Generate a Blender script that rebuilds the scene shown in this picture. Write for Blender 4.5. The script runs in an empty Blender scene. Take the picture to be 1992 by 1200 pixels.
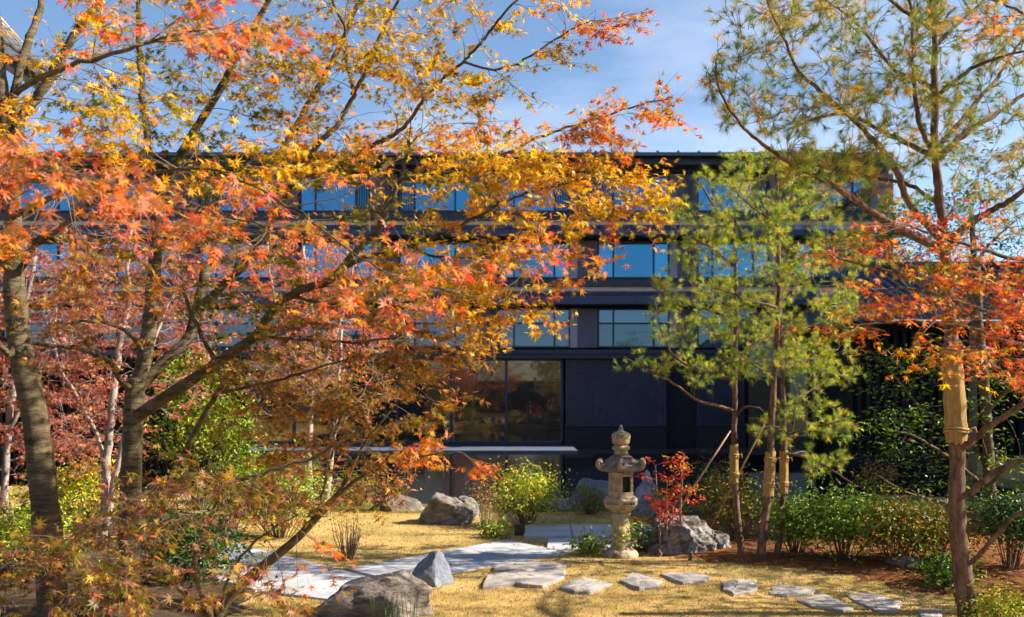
import bpy, bmesh, math, random
import numpy as np
from mathutils import Vector, Matrix, noise as mnoise

R = math.radians
sc = bpy.context.scene
COL = sc.collection

# ------------------------------------------------------------------ camera
F, CX, YH, H = 1937.0, 996.0, 770.0, 2.0      # focal length in photo pixels, centre column, horizon row, eye height
cam_d = bpy.data.cameras.new('camera')
cam = bpy.data.objects.new('camera', cam_d); COL.objects.link(cam)
cam.location = (0, 0, H); cam.rotation_euler = (R(90), 0, 0)
cam_d.sensor_width = 36.0; cam_d.lens = 36.0 * F / 1992.0
cam_d.shift_y = (YH - 600.0) / 1992.0
cam_d.clip_start = 0.05; cam_d.clip_end = 3000
cam_d.dof.use_dof = True; cam_d.dof.focus_distance = 7.8; cam_d.dof.aperture_fstop = 2.9
sc.camera = cam

# ------------------------------------------------------------------ sky, sun, exposure
SUN_EL, SUN_AZ = 34.0, 91.5                   # azimuth clockwise from +Y: from the right, a touch behind the facade plane
SUN_AZ = 90.0
w = bpy.data.worlds.new('World'); sc.world = w; w.use_nodes = True
nt = w.node_tree; nt.nodes.clear()
wo = nt.nodes.new('ShaderNodeOutputWorld'); bg = nt.nodes.new('ShaderNodeBackground')
sky = nt.nodes.new('ShaderNodeTexSky'); sky.sky_type = 'NISHITA'; sky.sun_disc = False
sky.sun_elevation = R(SUN_EL); sky.sun_rotation = R(SUN_AZ)
sky.air_density = 1.0; sky.dust_density = 0.4; sky.ozone_density = 3.6; sky.altitude = 0
tc = nt.nodes.new('ShaderNodeTexCoord'); mp = nt.nodes.new('ShaderNodeMapping'); mp.inputs['Scale'].default_value = (1.3, 1.3, 5.0)
mp.inputs['Location'].default_value = (3.1, 0.4, 0.3)
nz = nt.nodes.new('ShaderNodeTexNoise'); nz.inputs['Scale'].default_value = 1.6; nz.inputs['Detail'].default_value = 8; nz.inputs['Roughness'].default_value = 0.55
rp = nt.nodes.new('ShaderNodeValToRGB'); rp.color_ramp.elements[0].position = 0.56; rp.color_ramp.elements[1].position = 0.82
mx = nt.nodes.new('ShaderNodeMixRGB'); mx.inputs['Color2'].default_value = (7.5, 7.8, 8.4, 1)
mu = nt.nodes.new('ShaderNodeMath'); mu.operation = 'MULTIPLY'; mu.inputs[1].default_value = 0.4
nt.links.new(tc.outputs['Generated'], mp.inputs['Vector']); nt.links.new(mp.outputs['Vector'], nz.inputs['Vector'])
nt.links.new(nz.outputs['Fac'], rp.inputs['Fac']); nt.links.new(rp.outputs['Color'], mu.inputs[0]); nt.links.new(mu.outputs[0], mx.inputs['Fac'])
nt.links.new(sky.outputs['Color'], mx.inputs['Color1']); nt.links.new(mx.outputs['Color'], bg.inputs['Color'])
bg.inputs['Strength'].default_value = 0.069
nt.links.new(bg.outputs['Background'], wo.inputs['Surface'])

sun_d = bpy.data.lights.new('sun', 'SUN'); sun = bpy.data.objects.new('sun', sun_d); COL.objects.link(sun)
sun_d.energy = 5.0; sun_d.angle = R(0.53); sun_d.color = (1.0, 0.91, 0.77)
_a, _e = R(SUN_AZ), R(SUN_EL)
SUNV = Vector((math.sin(_a)*math.cos(_e), math.cos(_a)*math.cos(_e), math.sin(_e)))
sun.rotation_euler = (-SUNV).to_track_quat('-Z', 'Y').to_euler(); sun.location = (20, 0, 20)
vs = sc.view_settings; vs.view_transform = 'Standard'; vs.look = 'None'; vs.exposure = 1.48; vs.gamma = 1.0; vs.use_curve_mapping = False
sc.cycles.use_denoising = True; sc.cycles.use_adaptive_sampling = True; sc.cycles.adaptive_threshold = 0.03; sc.cycles.use_light_tree = False
try: sc.cycles.denoiser = 'OPENIMAGEDENOISE'
except Exception: pass
sc.cycles.max_bounces = 5; sc.cycles.diffuse_bounces = 3; sc.cycles.glossy_bounces = 3; sc.cycles.transmission_bounces = 3; sc.cycles.transparent_max_bounces = 4
sc.cycles.sample_clamp_indirect = 6.0; sc.cycles.caustics_reflective = False; sc.cycles.caustics_refractive = False

# ------------------------------------------------------------------ helpers
rng = np.random.default_rng(11)
random.seed(5)
def P(px, py, Y):                              # a point of the place that stands Y metres away
    return Vector(((px - CX) / F * Y, Y, H - (py - YH) / F * Y))
def sstep(a, b, x):
    t = np.clip((x - a) / (b - a), 0, 1); return t*t*(3 - 2*t)
def gz(x, y):                                  # ground height
    x = np.asarray(x, float); y = np.asarray(y, float)
    z = 0.46*np.exp(-((x+3.4)/1.5)**2 - ((y-6.9)/1.7)**2)
    z = z + 0.16*np.exp(-((x-5.4)/2.2)**2 - ((y-13.2)/2.2)**2)
    z = z + 0.05*np.exp(-((x-1.8)/2.6)**2 - ((y-11.3)/1.2)**2)
    z = z + 0.10*np.exp(-((x+6.5)/3.0)**2 - ((y-16.0)/3.0)**2)
    z = z + 0.012*np.sin(1.9*x+.7)*np.cos(1.6*y) * np.exp(-(np.abs(y-11)/25)**4)
    near = 18.6 + 0.55*np.sin(0.8*x + 0.6) + 0.35*np.sin(1.9*x) + 0.9*sstep(2.0, 6.0, x) + 1.2*sstep(-2.0, -6.0, x)
    inx = sstep(-13.0, -12.2, x) * (1 - sstep(13.6, 14.0, x))
    m = inx * sstep(0, 0.9, y - near) * (1 - sstep(46.5, 47.5, y))
    return z*(1 - m) - 0.95*m
def gp(px, py):                                # where that pixel's ray meets the (flat) lawn
    Y = H*F/(py - YH); return (px - CX)/F*Y, Y
def G(px, py, it=6):
    z = 0.0
    for _ in range(it):
        Y = (H - z)*F/(py - YH); x = (px - CX)/F*Y; z = float(gz(x, Y))
    return Vector((x, Y, z))
def lin(c):
    return tuple(((v/12.92) if v <= 0.04045 else ((v+0.055)/1.055)**2.4) for v in c)

class MB:
    """collects boxes, tubes and loose faces, builds them as one mesh object"""
    def __init__(self): self.v = []; self.f = []; self.n = 0
    def raw(self, v, f):
        o = self.n; self.v.extend([tuple(p) for p in v]); self.f.extend([tuple(i+o for i in q) for q in f]); self.n += len(v); return self
    def box(self, x0, x1, y0, y1, z0, z1):
        v = [(x0,y0,z0),(x1,y0,z0),(x1,y1,z0),(x0,y1,z0),(x0,y0,z1),(x1,y0,z1),(x1,y1,z1),(x0,y1,z1)]
        return self.raw(v, [(0,3,2,1),(4,5,6,7),(0,1,5,4),(1,2,6,5),(2,3,7,6),(3,0,4,7)])
    def tube(self, pts, rad, n=6, cap=True):
        pts = np.asarray(pts, float); rad = np.asarray(rad, float); m = len(pts)
        t = np.gradient(pts, axis=0); t /= np.maximum(np.linalg.norm(t, axis=1, keepdims=True), 1e-9)
        u = np.cross(t[0], (0.31, 0.2, 0.93) if abs(t[0][2]) < 0.9 else (1, 0.1, 0)); u /= np.linalg.norm(u)
        ang = np.arange(n)*2*math.pi/n; ca, sa = np.cos(ang)[:, None], np.sin(ang)[:, None]
        V = []
        for i in range(m):
            u = u - t[i]*np.dot(u, t[i]); u /= max(np.linalg.norm(u), 1e-9); b = np.cross(t[i], u)
            V.append(pts[i] + rad[i]*(ca*u + sa*b))
        V = np.concatenate(V); f = []
        for i in range(m-1):
            for k in range(n):
                a, c = i*n+k, i*n+(k+1) % n; f.append((a, c, c+n, a+n))
        if cap: f.append(tuple(range(n))[::-1]); f.append(tuple(range((m-1)*n, m*n)))
        return self.raw(V, f)
    def build(self, name, mat, parent=None, smooth=False):
        me = bpy.data.meshes.new(name); me.from_pydata(self.v, [], self.f); me.update()
        if smooth: me.polygons.foreach_set('use_smooth', np.ones(len(me.polygons), bool))
        me.materials.append(mat)
        o = bpy.data.objects.new(name, me); COL.objects.link(o); o.parent = parent
        return o

def tri_mesh(name, V, T, C=None, mat=None, smooth=False):
    me = bpy.data.meshes.new(name); V = np.ascontiguousarray(V, np.float32); T = np.ascontiguousarray(T, np.int32)
    me.vertices.add(len(V)); me.vertices.foreach_set('co', V.ravel())
    me.loops.add(T.size); me.loops.foreach_set('vertex_index', T.ravel())
    me.polygons.add(len(T)); me.polygons.foreach_set('loop_start', np.arange(0, T.size, 3, dtype=np.int32))
    me.update(calc_edges=True)
    if smooth: me.polygons.foreach_set('use_smooth', np.ones(len(T), bool))
    if C is not None:
        at = me.color_attributes.new('Col', 'FLOAT_COLOR', 'POINT')
        at.data.foreach_set('color', np.concatenate([C, np.ones((len(C), 1))], 1).astype(np.float32).ravel())
    if mat: me.materials.append(mat)
    return me
def link(name, me, parent=None):
    o = bpy.data.objects.new(name, me); COL.objects.link(o); o.parent = parent; return o
def tag(o, label=None, cat=None, group=None, kind=None):
    if label: o['label'] = label
    if cat: o['category'] = cat
    if group: o['group'] = group
    if kind: o['kind'] = kind
    return o
def thing(name, label, cat, loc=(0, 0, 0), group=None, rz=0):
    o = bpy.data.objects.new(name, None); COL.objects.link(o); o.location = loc; o.rotation_euler.z = rz
    o.empty_display_size = 0.2
    return tag(o, label, cat, group)
def localise(root):                            # parts were made in world space: put them under a root that stands at the thing's base
    for c in root.children:
        c.matrix_parent_inverse = Matrix.Translation(-root.location)

# ------------------------------------------------------------------ materials
def mat(name, base, rough=0.8, var=0.0, scale=4.0, bump=0.0, bscale=40.0, metal=0.0, spec=0.5, dark=None, stretch=None, detail=6, dist=0.02):
    m = bpy.data.materials.new(name); m.use_nodes = True; n = m.node_tree; b = n.nodes['Principled BSDF']
    b.inputs['Roughness'].default_value = rough; b.inputs['Metallic'].default_value = metal; b.inputs['Specular IOR Level'].default_value = spec
    b.inputs['Base Color'].default_value = (*base, 1)
    t = n.nodes.new('ShaderNodeTexCoord'); mpn = n.nodes.new('ShaderNodeMapping')
    if stretch: mpn.inputs['Scale'].default_value = stretch
    n.links.new(t.outputs['Object'], mpn.inputs['Vector'])
    if var or dark:
        x = n.nodes.new('ShaderNodeTexNoise'); x.inputs['Scale'].default_value = scale; x.inputs['Detail'].default_value = detail; x.inputs['Roughness'].default_value = 0.62
        n.links.new(mpn.outputs['Vector'], x.inputs['Vector'])
        r = n.nodes.new('ShaderNodeValToRGB'); e = r.color_ramp.elements
        d = dark if dark else tuple(c*(1-var) for c in base)
        e[0].position = 0.32; e[0].color = (*d, 1); e[1].position = 0.68; e[1].color = (*[min(1, c*(1+var*0.6)) for c in base], 1)
        n.links.new(x.outputs['Fac'], r.inputs['Fac']); n.links.new(r.outputs['Color'], b.inputs['Base Color'])
    if bump:
        y = n.nodes.new('ShaderNodeTexNoise'); y.inputs['Scale'].default_value = bscale; y.inputs['Detail'].default_value = 8; y.inputs['Roughness'].default_value = 0.65
        n.links.new(mpn.outputs['Vector'], y.inputs['Vector'])
        bp = n.nodes.new('ShaderNodeBump'); bp.inputs['Strength'].default_value = bump; bp.inputs['Distance'].default_value = dist
        n.links.new(y.outputs['Fac'], bp.inputs['Height']); n.links.new(bp.outputs['Normal'], b.inputs['Normal'])
    return m
def leaf_mat(name, trans=0.45, rough=0.5, spec=0.35, tint=(1.0, 0.9, 0.55)):
    m = bpy.data.materials.new(name); m.use_nodes = True; n = m.node_tree; b = n.nodes['Principled BSDF']
    a = n.nodes.new('ShaderNodeAttribute'); a.attribute_name = 'Col'
    b.inputs['Roughness'].default_value = rough; b.inputs['Specular IOR Level'].default_value = spec
    n.links.new(a.outputs['Color'], b.inputs['Base Color'])
    tr = n.nodes.new('ShaderNodeBsdfTranslucent'); mm = n.nodes.new('ShaderNodeMixRGB'); mm.blend_type = 'MULTIPLY'; mm.inputs['Fac'].default_value = 0.5
    mm.inputs['Color2'].default_value = (*tint, 1); n.links.new(a.outputs['Color'], mm.inputs['Color1']); n.links.new(mm.outputs['Color'], tr.inputs['Color'])
    s = n.nodes.new('ShaderNodeMixShader'); s.inputs['Fac'].default_value = trans
    n.links.new(b.outputs['BSDF'], s.inputs[1]); n.links.new(tr.outputs['BSDF'], s.inputs[2]); n.links.new(s.outputs[0], n.nodes['Material Output'].inputs['Surface'])
    return m
def glass_mat(name, base, refl, fac, rough=0.02, wav=0.0):
    m = bpy.data.materials.new(name); m.use_nodes = True; n = m.node_tree; b = n.nodes['Principled BSDF']
    b.inputs['Base Color'].default_value = (*base, 1); b.inputs['Roughness'].default_value = 0.3; b.inputs['Specular IOR Level'].default_value = 0.3
    g = n.nodes.new('ShaderNodeBsdfGlossy'); g.inputs['Color'].default_value = (*refl, 1); g.inputs['Roughness'].default_value = rough
    s = n.nodes.new('ShaderNodeMixShader'); s.inputs['Fac'].default_value = fac
    if wav:
        t = n.nodes.new('ShaderNodeTexCoord'); x = n.nodes.new('ShaderNodeTexNoise'); x.inputs['Scale'].default_value = 0.7
        n.links.new(t.outputs['Object'], x.inputs['Vector']); bp = n.nodes.new('ShaderNodeBump'); bp.inputs['Strength'].default_value = wav; bp.inputs['Distance'].default_value = 0.05
        n.links.new(x.outputs['Fac'], bp.inputs['Height']); n.links.new(bp.outputs['Normal'], g.inputs['Normal'])
    n.links.new(b.outputs['BSDF'], s.inputs[1]); n.links.new(g.outputs['BSDF'], s.inputs[2]); n.links.new(s.outputs[0], n.nodes['Material Output'].inputs['Surface'])
    return m
M = {}
M['lawn'] = mat('dormant_lawn', (0.45, 0.295, 0.11), 0.95, 0.45, 1.3, 0.6, 120, dark=(0.25, 0.20, 0.06), spec=0.1, detail=9)
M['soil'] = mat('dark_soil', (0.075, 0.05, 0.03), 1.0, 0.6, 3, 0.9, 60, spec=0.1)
M['mulch'] = mat('bark_mulch', (0.22, 0.085, 0.03), 1.0, 0.6, 9, 1.0, 70, spec=0.1)
M['moss'] = mat('moss', (0.16, 0.13, 0.03), 1.0, 0.5, 6, 0.8, 90, spec=0.1)
M['slab'] = mat('pale_granite', (0.41, 0.41, 0.42), 0.8, 0.28, 1.6, 0.3, 90, spec=0.25, detail=10)
M['step'] = mat('stepping_stone', (0.36, 0.32, 0.28), 0.85, 0.35, 5, 0.6, 26, spec=0.25)
M['rock_grey'] = mat('blue_grey_rock', (0.17, 0.19, 0.23), 0.75, 0.5, 3.5, 0.9, 9, spec=0.35, dist=0.05)
M['rock_brown'] = mat('brown_rock', (0.24, 0.20, 0.165), 0.85, 0.7, 5, 1.0, 10, spec=0.25, stretch=(1, 1, 2.5), dist=0.06)
M['rock_light'] = mat('pale_upright_rock', (0.34, 0.34, 0.36), 0.85, 0.55, 5, 0.9, 12, spec=0.2, dist=0.05)
M['rock_pale'] = mat('pale_pitted_rock', (0.27, 0.245, 0.215), 0.9, 0.9, 13, 1.0, 14, spec=0.2, dark=(0.06, 0.05, 0.05), dist=0.07)
M['lantern'] = mat('lantern_stone', (0.38, 0.285, 0.18), 0.9, 0.62, 9, 0.7, 45, spec=0.2)
M['lantern_roof'] = mat('weathered_lantern_roof', (0.21, 0.15, 0.13), 0.9, 0.5, 7, 0.8, 40, spec=0.2)
M['lantern_dark'] = mat('near_black_stone', (0.02, 0.018, 0.016), 0.9)  # near-black, for the fire chamber, opening panels and relief field
M['lantern_grey'] = mat('grey_lantern_stone', (0.34, 0.29, 0.25), 0.9, 0.4, 6, 0.6, 40, spec=0.2)
M['bark_maple'] = mat('maple_bark', (0.135, 0.10, 0.055), 0.85, 0.6, 5, 1.0, 16, dark=(0.038, 0.03, 0.018), stretch=(1, 1, 4.5), spec=0.2, detail=10)
M['bark_twig'] = mat('twig_bark', (0.13, 0.085, 0.05), 0.8, 0.4, 9)
M['bark_pale'] = mat('pale_bark', (0.36, 0.28, 0.24), 0.85, 0.5, 6, 0.4, 30, spec=0.2)
M['bark_pine'] = mat('pine_bark', (0.17, 0.10, 0.07), 0.95, 0.7, 18, 1.0, 45, stretch=(1, 1, 0.45), spec=0.15)
M['twig_pine'] = mat('pine_twig', (0.16, 0.115, 0.08), 0.9, 0.4, 12)
M['straw'] = mat('straw_matting', (0.45, 0.27, 0.09), 0.9, 0.45, 30, 0.9, 60, stretch=(4, 4, 0.25), spec=0.2)
M['rope'] = mat('palm_rope', (0.42, 0.26, 0.10), 0.9, 0.4, 40, 0.6, 80, spec=0.2)
M['bamboo'] = mat('bamboo_pole', (0.33, 0.17, 0.08), 0.6, 0.3, 6)
M['leaf'] = leaf_mat('maple_leaf', 0.5)
M['leaf_green'] = leaf_mat('evergreen_leaf', 0.3, 0.45, 0.35, (0.95, 1.0, 0.6))
M['needle'] = leaf_mat('pine_needle', 0.3, 0.45, 0.4, (1.0, 1.0, 0.5))
M['grass'] = leaf_mat('grass_blade', 0.3, 0.8, 0.1)
M['navy'] = mat('navy_metal', (0.008, 0.020, 0.050), 0.42, 0.2, 1.0, spec=0.5)
M['navy_light'] = mat('navy_pent_metal', (0.016, 0.04, 0.11), 0.4, 0.15, 1.0, spec=0.5)
M['fascia'] = mat('roof_edge_metal', (0.09, 0.13, 0.17), 0.35, metal=0.6)
M['soffit'] = mat('dark_soffit', (0.012, 0.012, 0.016), 0.8)
M['panel'] = mat('lilac_grey_panel', (0.17, 0.175, 0.25), 0.7, 0.12, 1.0)
M['panel_pale'] = mat('pale_panel_edge', (0.34, 0.33, 0.42), 0.7, 0.1, 1.0)
M['tile'] = mat('slate_tile', (0.035, 0.04, 0.07), 0.5, 0.4, 0.8)
M['beige'] = mat('beige_render', (0.74, 0.62, 0.54), 0.85, 0.1, 1.0)
M['black'] = mat('black_void', (0.004, 0.004, 0.006), 0.9, spec=0.1)
M['ledge'] = mat('grey_ledge', (0.075, 0.09, 0.13), 0.85, 0.15, 0.8)
M['black_slat'] = mat('charred_timber', (0.012, 0.010, 0.010), 0.7, 0.4, 5, spec=0.3)
M['roof_tile'] = mat('grey_roof_tile', (0.055, 0.055, 0.065), 0.45, 0.3, 3)
M['glass_sky'] = glass_mat('blue_coated_glass', (0.010, 0.03, 0.05), (0.09, 0.36, 0.60), 0.7, wav=.05)
M['glass_sky_b'] = glass_mat('blue_glass_curtain_drawn', (0.05, 0.10, 0.14), (0.11, 0.36, 0.60), 0.62, wav=.06)
M['glass_sky_c'] = glass_mat('blue_glass_dark_room', (0.006, 0.015, 0.025), (0.075, 0.29, 0.50), 0.7, wav=.05)
M['glass_blind'] = glass_mat('glass_over_blind', (0.09, 0.15, 0.20), (0.25, 0.45, 0.68), 0.30)
M['glass_blind_dark'] = glass_mat('glass_over_dim_blind', (0.035, 0.07, 0.095), (0.25, 0.42, 0.6), 0.25)
M['glass_dark'] = glass_mat('lobby_glass', (0.010, 0.007, 0.006), (0.80, 0.66, 0.52), 0.16)
M['glass_void'] = glass_mat('shaded_glass', (0.004, 0.006, 0.007), (0.6, 0.8, 0.85), 0.06)
M['box'] = mat('black_lamp_housing', (0.02, 0.02, 0.022), 0.5)

def water_mat():
    m = bpy.data.materials.new('pond_water'); m.use_nodes = True; n = m.node_tree; b = n.nodes['Principled BSDF']
    b.inputs['Base Color'].default_value = (0.006, 0.007, 0.009, 1); b.inputs['Roughness'].default_value = 0.04; b.inputs['IOR'].default_value = 1.33
    t = n.nodes.new('ShaderNodeTexCoord'); mpn = n.nodes.new('ShaderNodeMapping'); mpn.inputs['Scale'].default_value = (0.5, 2.0, 1)
    x = n.nodes.new('ShaderNodeTexNoise'); x.inputs['Scale'].default_value = 2.2; x.inputs['Detail'].default_value = 3
    bp = n.nodes.new('ShaderNodeBump'); bp.inputs['Strength'].default_value = 0.035; bp.inputs['Distance'].default_value = 0.05
    n.links.new(t.outputs['Object'], mpn.inputs['Vector']); n.links.new(mpn.outputs['Vector'], x.inputs['Vector']); n.links.new(x.outputs['Fac'], bp.inputs['Height']); n.links.new(bp.outputs['Normal'], b.inputs['Normal'])
    return m
M['water'] = water_mat()

# ------------------------------------------------------------------ ground, pond, beds
def axis(lo, hi, mid0, mid1, fine, coarse_n):
    a = np.arange(mid0, mid1 + 1e-6, fine)
    l = mid0 - np.geomspace(fine, mid0 - lo, coarse_n)[::-1]; r = mid1 + np.geomspace(fine, hi - mid1, coarse_n)
    return np.concatenate([l, a, r])
xs = axis(-900, 900, -14, 14.6, 0.2, 22); ys = axis(-900, 1500, 4, 44, 0.2, 22)
XX, YY = np.meshgrid(xs, ys); ZZ = gz(XX, YY)
nx, ny = len(xs), len(ys)
idx = np.arange(nx*ny).reshape(ny, nx)
q = np.stack([idx[:-1, :-1], idx[:-1, 1:], idx[1:, 1:], idx[1:, :-1]], -1).reshape(-1, 4)
T = np.concatenate([q[:, [0, 1, 2]], q[:, [0, 2, 3]]])
o = link('ground', tri_mesh('ground', np.stack([XX, YY, ZZ], -1).reshape(-1, 3), T, None, M['lawn'], True)); tag(o, kind='structure')
o = MB().raw([(-12.9, 17.0, -0.30), (13.7, 17.0, -0.30), (13.7, 44.9, -0.30), (-12.9, 44.9, -0.30)], [(0, 1, 2, 3)]).build('pond_water', M['water']); tag(o, kind='structure')

def inpoly(poly, x, y):
    x = np.asarray(x); y = np.asarray(y); c = np.zeros(x.shape, bool); n = len(poly)
    for i in range(n):
        x1, y1 = poly[i]; x2, y2 = poly[(i+1) % n]
        hit = ((y1 > y) != (y2 > y)) & (x < (x2-x1)*(y-y1)/((y2-y1) + 1e-12) + x1); c ^= hit
    return c
def smooth_poly(poly, k=3):
    for _ in range(k):
        q_ = []
        for i in range(len(poly)):
            a, b = np.array(poly[i]), np.array(poly[(i+1) % len(poly)]); q_ += [tuple(a*.75+b*.25), tuple(a*.25+b*.75)]
        poly = q_
    return poly
def sheet(name, poly, m, lift, step=0.16):     # a bed laid on the ground, its rim sinking into it
    poly = smooth_poly(poly); p = np.array(poly); x0, y0 = p.min(0) - .3; x1, y1 = p.max(0) + .3
    gx = np.arange(x0, x1, step); gy = np.arange(y0, y1, step); X, Y = np.meshgrid(gx, gy)
    X = X + rng.normal(0, step*.15, X.shape); Y = Y + rng.normal(0, step*.15, Y.shape)
    ins = inpoly(poly, X, Y); Z = gz(X, Y) + np.where(ins, lift*(0.7+0.5*rng.random(X.shape)), -0.02)
    k = np.arange(X.size).reshape(X.shape); qd = np.stack([k[:-1, :-1], k[:-1, 1:], k[1:, 1:], k[1:, :-1]], -1).reshape(-1, 4)
    keep = ins.ravel()[qd].any(1); qd = qd[keep]
    o = link(name, tri_mesh(name, np.stack([X, Y, Z], -1).reshape(-1, 3), np.concatenate([qd[:, [0, 1, 2]], qd[:, [0, 2, 3]]]), None, m, True)); tag(o, kind='structure'); return o
MULCH = [tuple(G(a, b)[:2]) for a, b in ((1215, 1072), (1300, 1082), (1450, 1098), (1570, 1104), (1700, 1132), (1850, 1165), (2080, 1195))] + [(9, 12), (8.6, 17.5), (2.4, 17.6), (2.0, 14.5)]
sheet('mulch_bed', MULCH, M['mulch'], 0.03)
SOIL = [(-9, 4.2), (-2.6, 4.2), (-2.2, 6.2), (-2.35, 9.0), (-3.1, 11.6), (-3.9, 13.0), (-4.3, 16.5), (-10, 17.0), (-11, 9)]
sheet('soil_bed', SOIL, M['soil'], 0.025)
MOSS = [(-4.0, 17.0), (-1.0, 16.9), (0.6, 17.2), (2.6, 17.0), (5.6, 18.2), (7.8, 19.2), (5.5, 19.9), (2.0, 18.6), (-0.6, 18.3), (-4.2, 19.6), (-6.5, 19.5)]
sheet('moss_bank', MOSS, M['moss'], 0.02)

# paved path: each slab its own stone
path = tag(bpy.data.objects.new('garden_path', None), kind='structure'); COL.objects.link(path)
def slab(px_poly, top=0.035, depth=0.10, inset=0.014):
    pts = [gp_z(a, b, top) for a, b in px_poly]; c = np.mean(pts, 0)
    pts = [tuple(c + (np.array(p)-c)*(1 - inset/np.linalg.norm(np.array(p)-c))) for p in pts]
    n = len(pts); b = 0.006
    v = [(x, y, top-depth) for x, y in pts] + [(x, y, top-b) for x, y in pts] + [tuple(c + (np.array((x, y))-c)*0.992) + (top,) for x, y in pts]
    f = [tuple(range(2*n, 3*n))]
    for l in (0, 1):
        for k in range(n): f.append((l*n+k, l*n+(k+1) % n, (l+1)*n+(k+1) % n, (l+1)*n+k))
    o = MB().raw(v, f).build('slab', M['slab'], path)
    me = o.data; bm = bmesh.new(); bm.from_mesh(me); bmesh.ops.recalc_face_normals(bm, faces=bm.faces); bm.to_mesh(me); bm.free()
    return o
def gp_z(px, py, z):
    Y = (H - z)*F/(py - YH); return ((px - CX)/F*Y, Y)
def lerp2(a, b, t): return (a[0]+(b[0]-a[0])*t, a[1]+(b[1]-a[1])*t)
def slab_strip(A, B, C_, D, cuts):             # quad A-B (near edge), D-C (far edge), cut across
    for t0, t1 in zip(cuts[:-1], cuts[1:]): slab([lerp2(A, B, t0), lerp2(A, B, t1), lerp2(D, C_, t1), lerp2(D, C_, t0)])
# long arm running from the lower left to the foot of the lantern
slab_strip((775, 1131), (1112, 1076), (985, 1049), (672, 1105), [0, .18, .38, .55, .72, .87, 1.0])
# arm crossing to the left
slab_strip((500, 1148), (640, 1166), (764, 1133), (660, 1106), [0, .34, .68, 1.0])
slab_strip((330, 1100), (496, 1147), (655, 1104), (440, 1052), [0, .3, .62, 1.0])
# stone bridge strip along the back
slab_strip((1018, 1042), (1285, 1045), (1268, 1020), (1020, 1019), [0, .36, .7, 1.0])
slab_strip((1062, 1069), (1290, 1066), (1290, 1048.5), (1066, 1046), [0, .5, 1.0])

# ------------------------------------------------------------------ vegetation machinery
def catmull(pts, n_per=6):
    pts = [np.array(p, float) for p in pts]; pts = [2*pts[0]-pts[1]] + pts + [2*pts[-1]-pts[-2]]; out = []
    for i in range(1, len(pts)-2):
        p0, p1, p2, p3 = pts[i-1:i+3]
        for k in range(n_per):
            t = k/n_per; out.append(0.5*((2*p1)+(-p0+p2)*t+(2*p0-5*p1+4*p2-p3)*t*t+(-p0+3*p1-3*p2+p3)*t**3))
    out.append(pts[-2]); return np.array(out)
def limb(spec, n_per=6, wob=0.0, seed=0):
    """spec: list of (px, py, Y), radius px at both ends"""
    pts, r0, r1 = spec; w_ = [np.array(P(*p)) for p in pts]; c = catmull(w_, n_per)
    t = np.linspace(0, 1, len(c)); Yv = c[:, 1]
    rad = (r0 + (r1 - r0)*t**0.8)*Yv/F
    if wob or r0 > 15:
        g = np.random.default_rng(seed+5); k_ = g.normal(0, 1, len(c)); k_ = np.convolve(k_, [.25, .5, .25], 'same'); rad = rad*(1 + .05*k_)
    if wob:
        g = np.random.default_rng(seed); c = c + g.normal(0, wob, c.shape)*np.minimum(t*8, 1)[:, None]
    return c, rad

LOBES7 = [(-128, .42), (-80, .74), (-40, .95), (0, 1.05), (40, .95), (80, .74), (128, .42)]
LOBES5 = [(-95, .62), (-45, .92), (0, 1.05), (45, .92), (95, .62)]
def leaf_template(lobes, notch=.34, droop=.22, stem=True, fold=0.0):
    v = [(0, 0, 0)]; ring = []
    for i, (a, l) in enumerate(lobes):
        a = R(a)
        if i:
            an = (R(lobes[i-1][0]) + a)/2; ring.append((math.sin(an)*notch, math.cos(an)*notch))
        ring.append((math.sin(a)*l, math.cos(a)*l))
    for x, y in ring: v.append((x, y, -droop*(x*x+y*y) + fold*abs(x)))
    f = [(0, i+1, i) for i in range(1, len(ring))]
    if stem:
        k = len(v); v += [(-.025, -.1, .0), (.025, -.1, .0), (0, -.75, .12)]; f += [(k, k+2, k+1), (0, k, k+1)]
    return np.array(v, float), np.array(f, int)
def blade_template(l=1.0, wdt=.42, fold=.12, droop=.15):  # simple pointed oval leaf
    v = np.array([(0, 0, 0), (-wdt/2, .4, fold), (0, .45, 0), (wdt/2, .4, fold), (-wdt*.3, .75, fold*.7-droop*.5), (wdt*.3, .75, fold*.7-droop*.5), (0, 1.0, -droop)], float)*l
    f = np.array([(0, 2, 1), (0, 3, 2), (1, 2, 4), (2, 3, 5), (2, 6, 4), (2, 5, 6)])
    return v, f
def frames(n_dir, t_dir):
    """rows: x, y(tip), z(normal)"""
    nz_ = n_dir/np.maximum(np.linalg.norm(n_dir, axis=1, keepdims=True), 1e-9)
    ty = t_dir - nz_*np.sum(t_dir*nz_, 1, keepdims=True); ty /= np.maximum(np.linalg.norm(ty, axis=1, keepdims=True), 1e-9)
    tx = np.cross(ty, nz_); return np.stack([tx, ty, nz_], 1)
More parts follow.
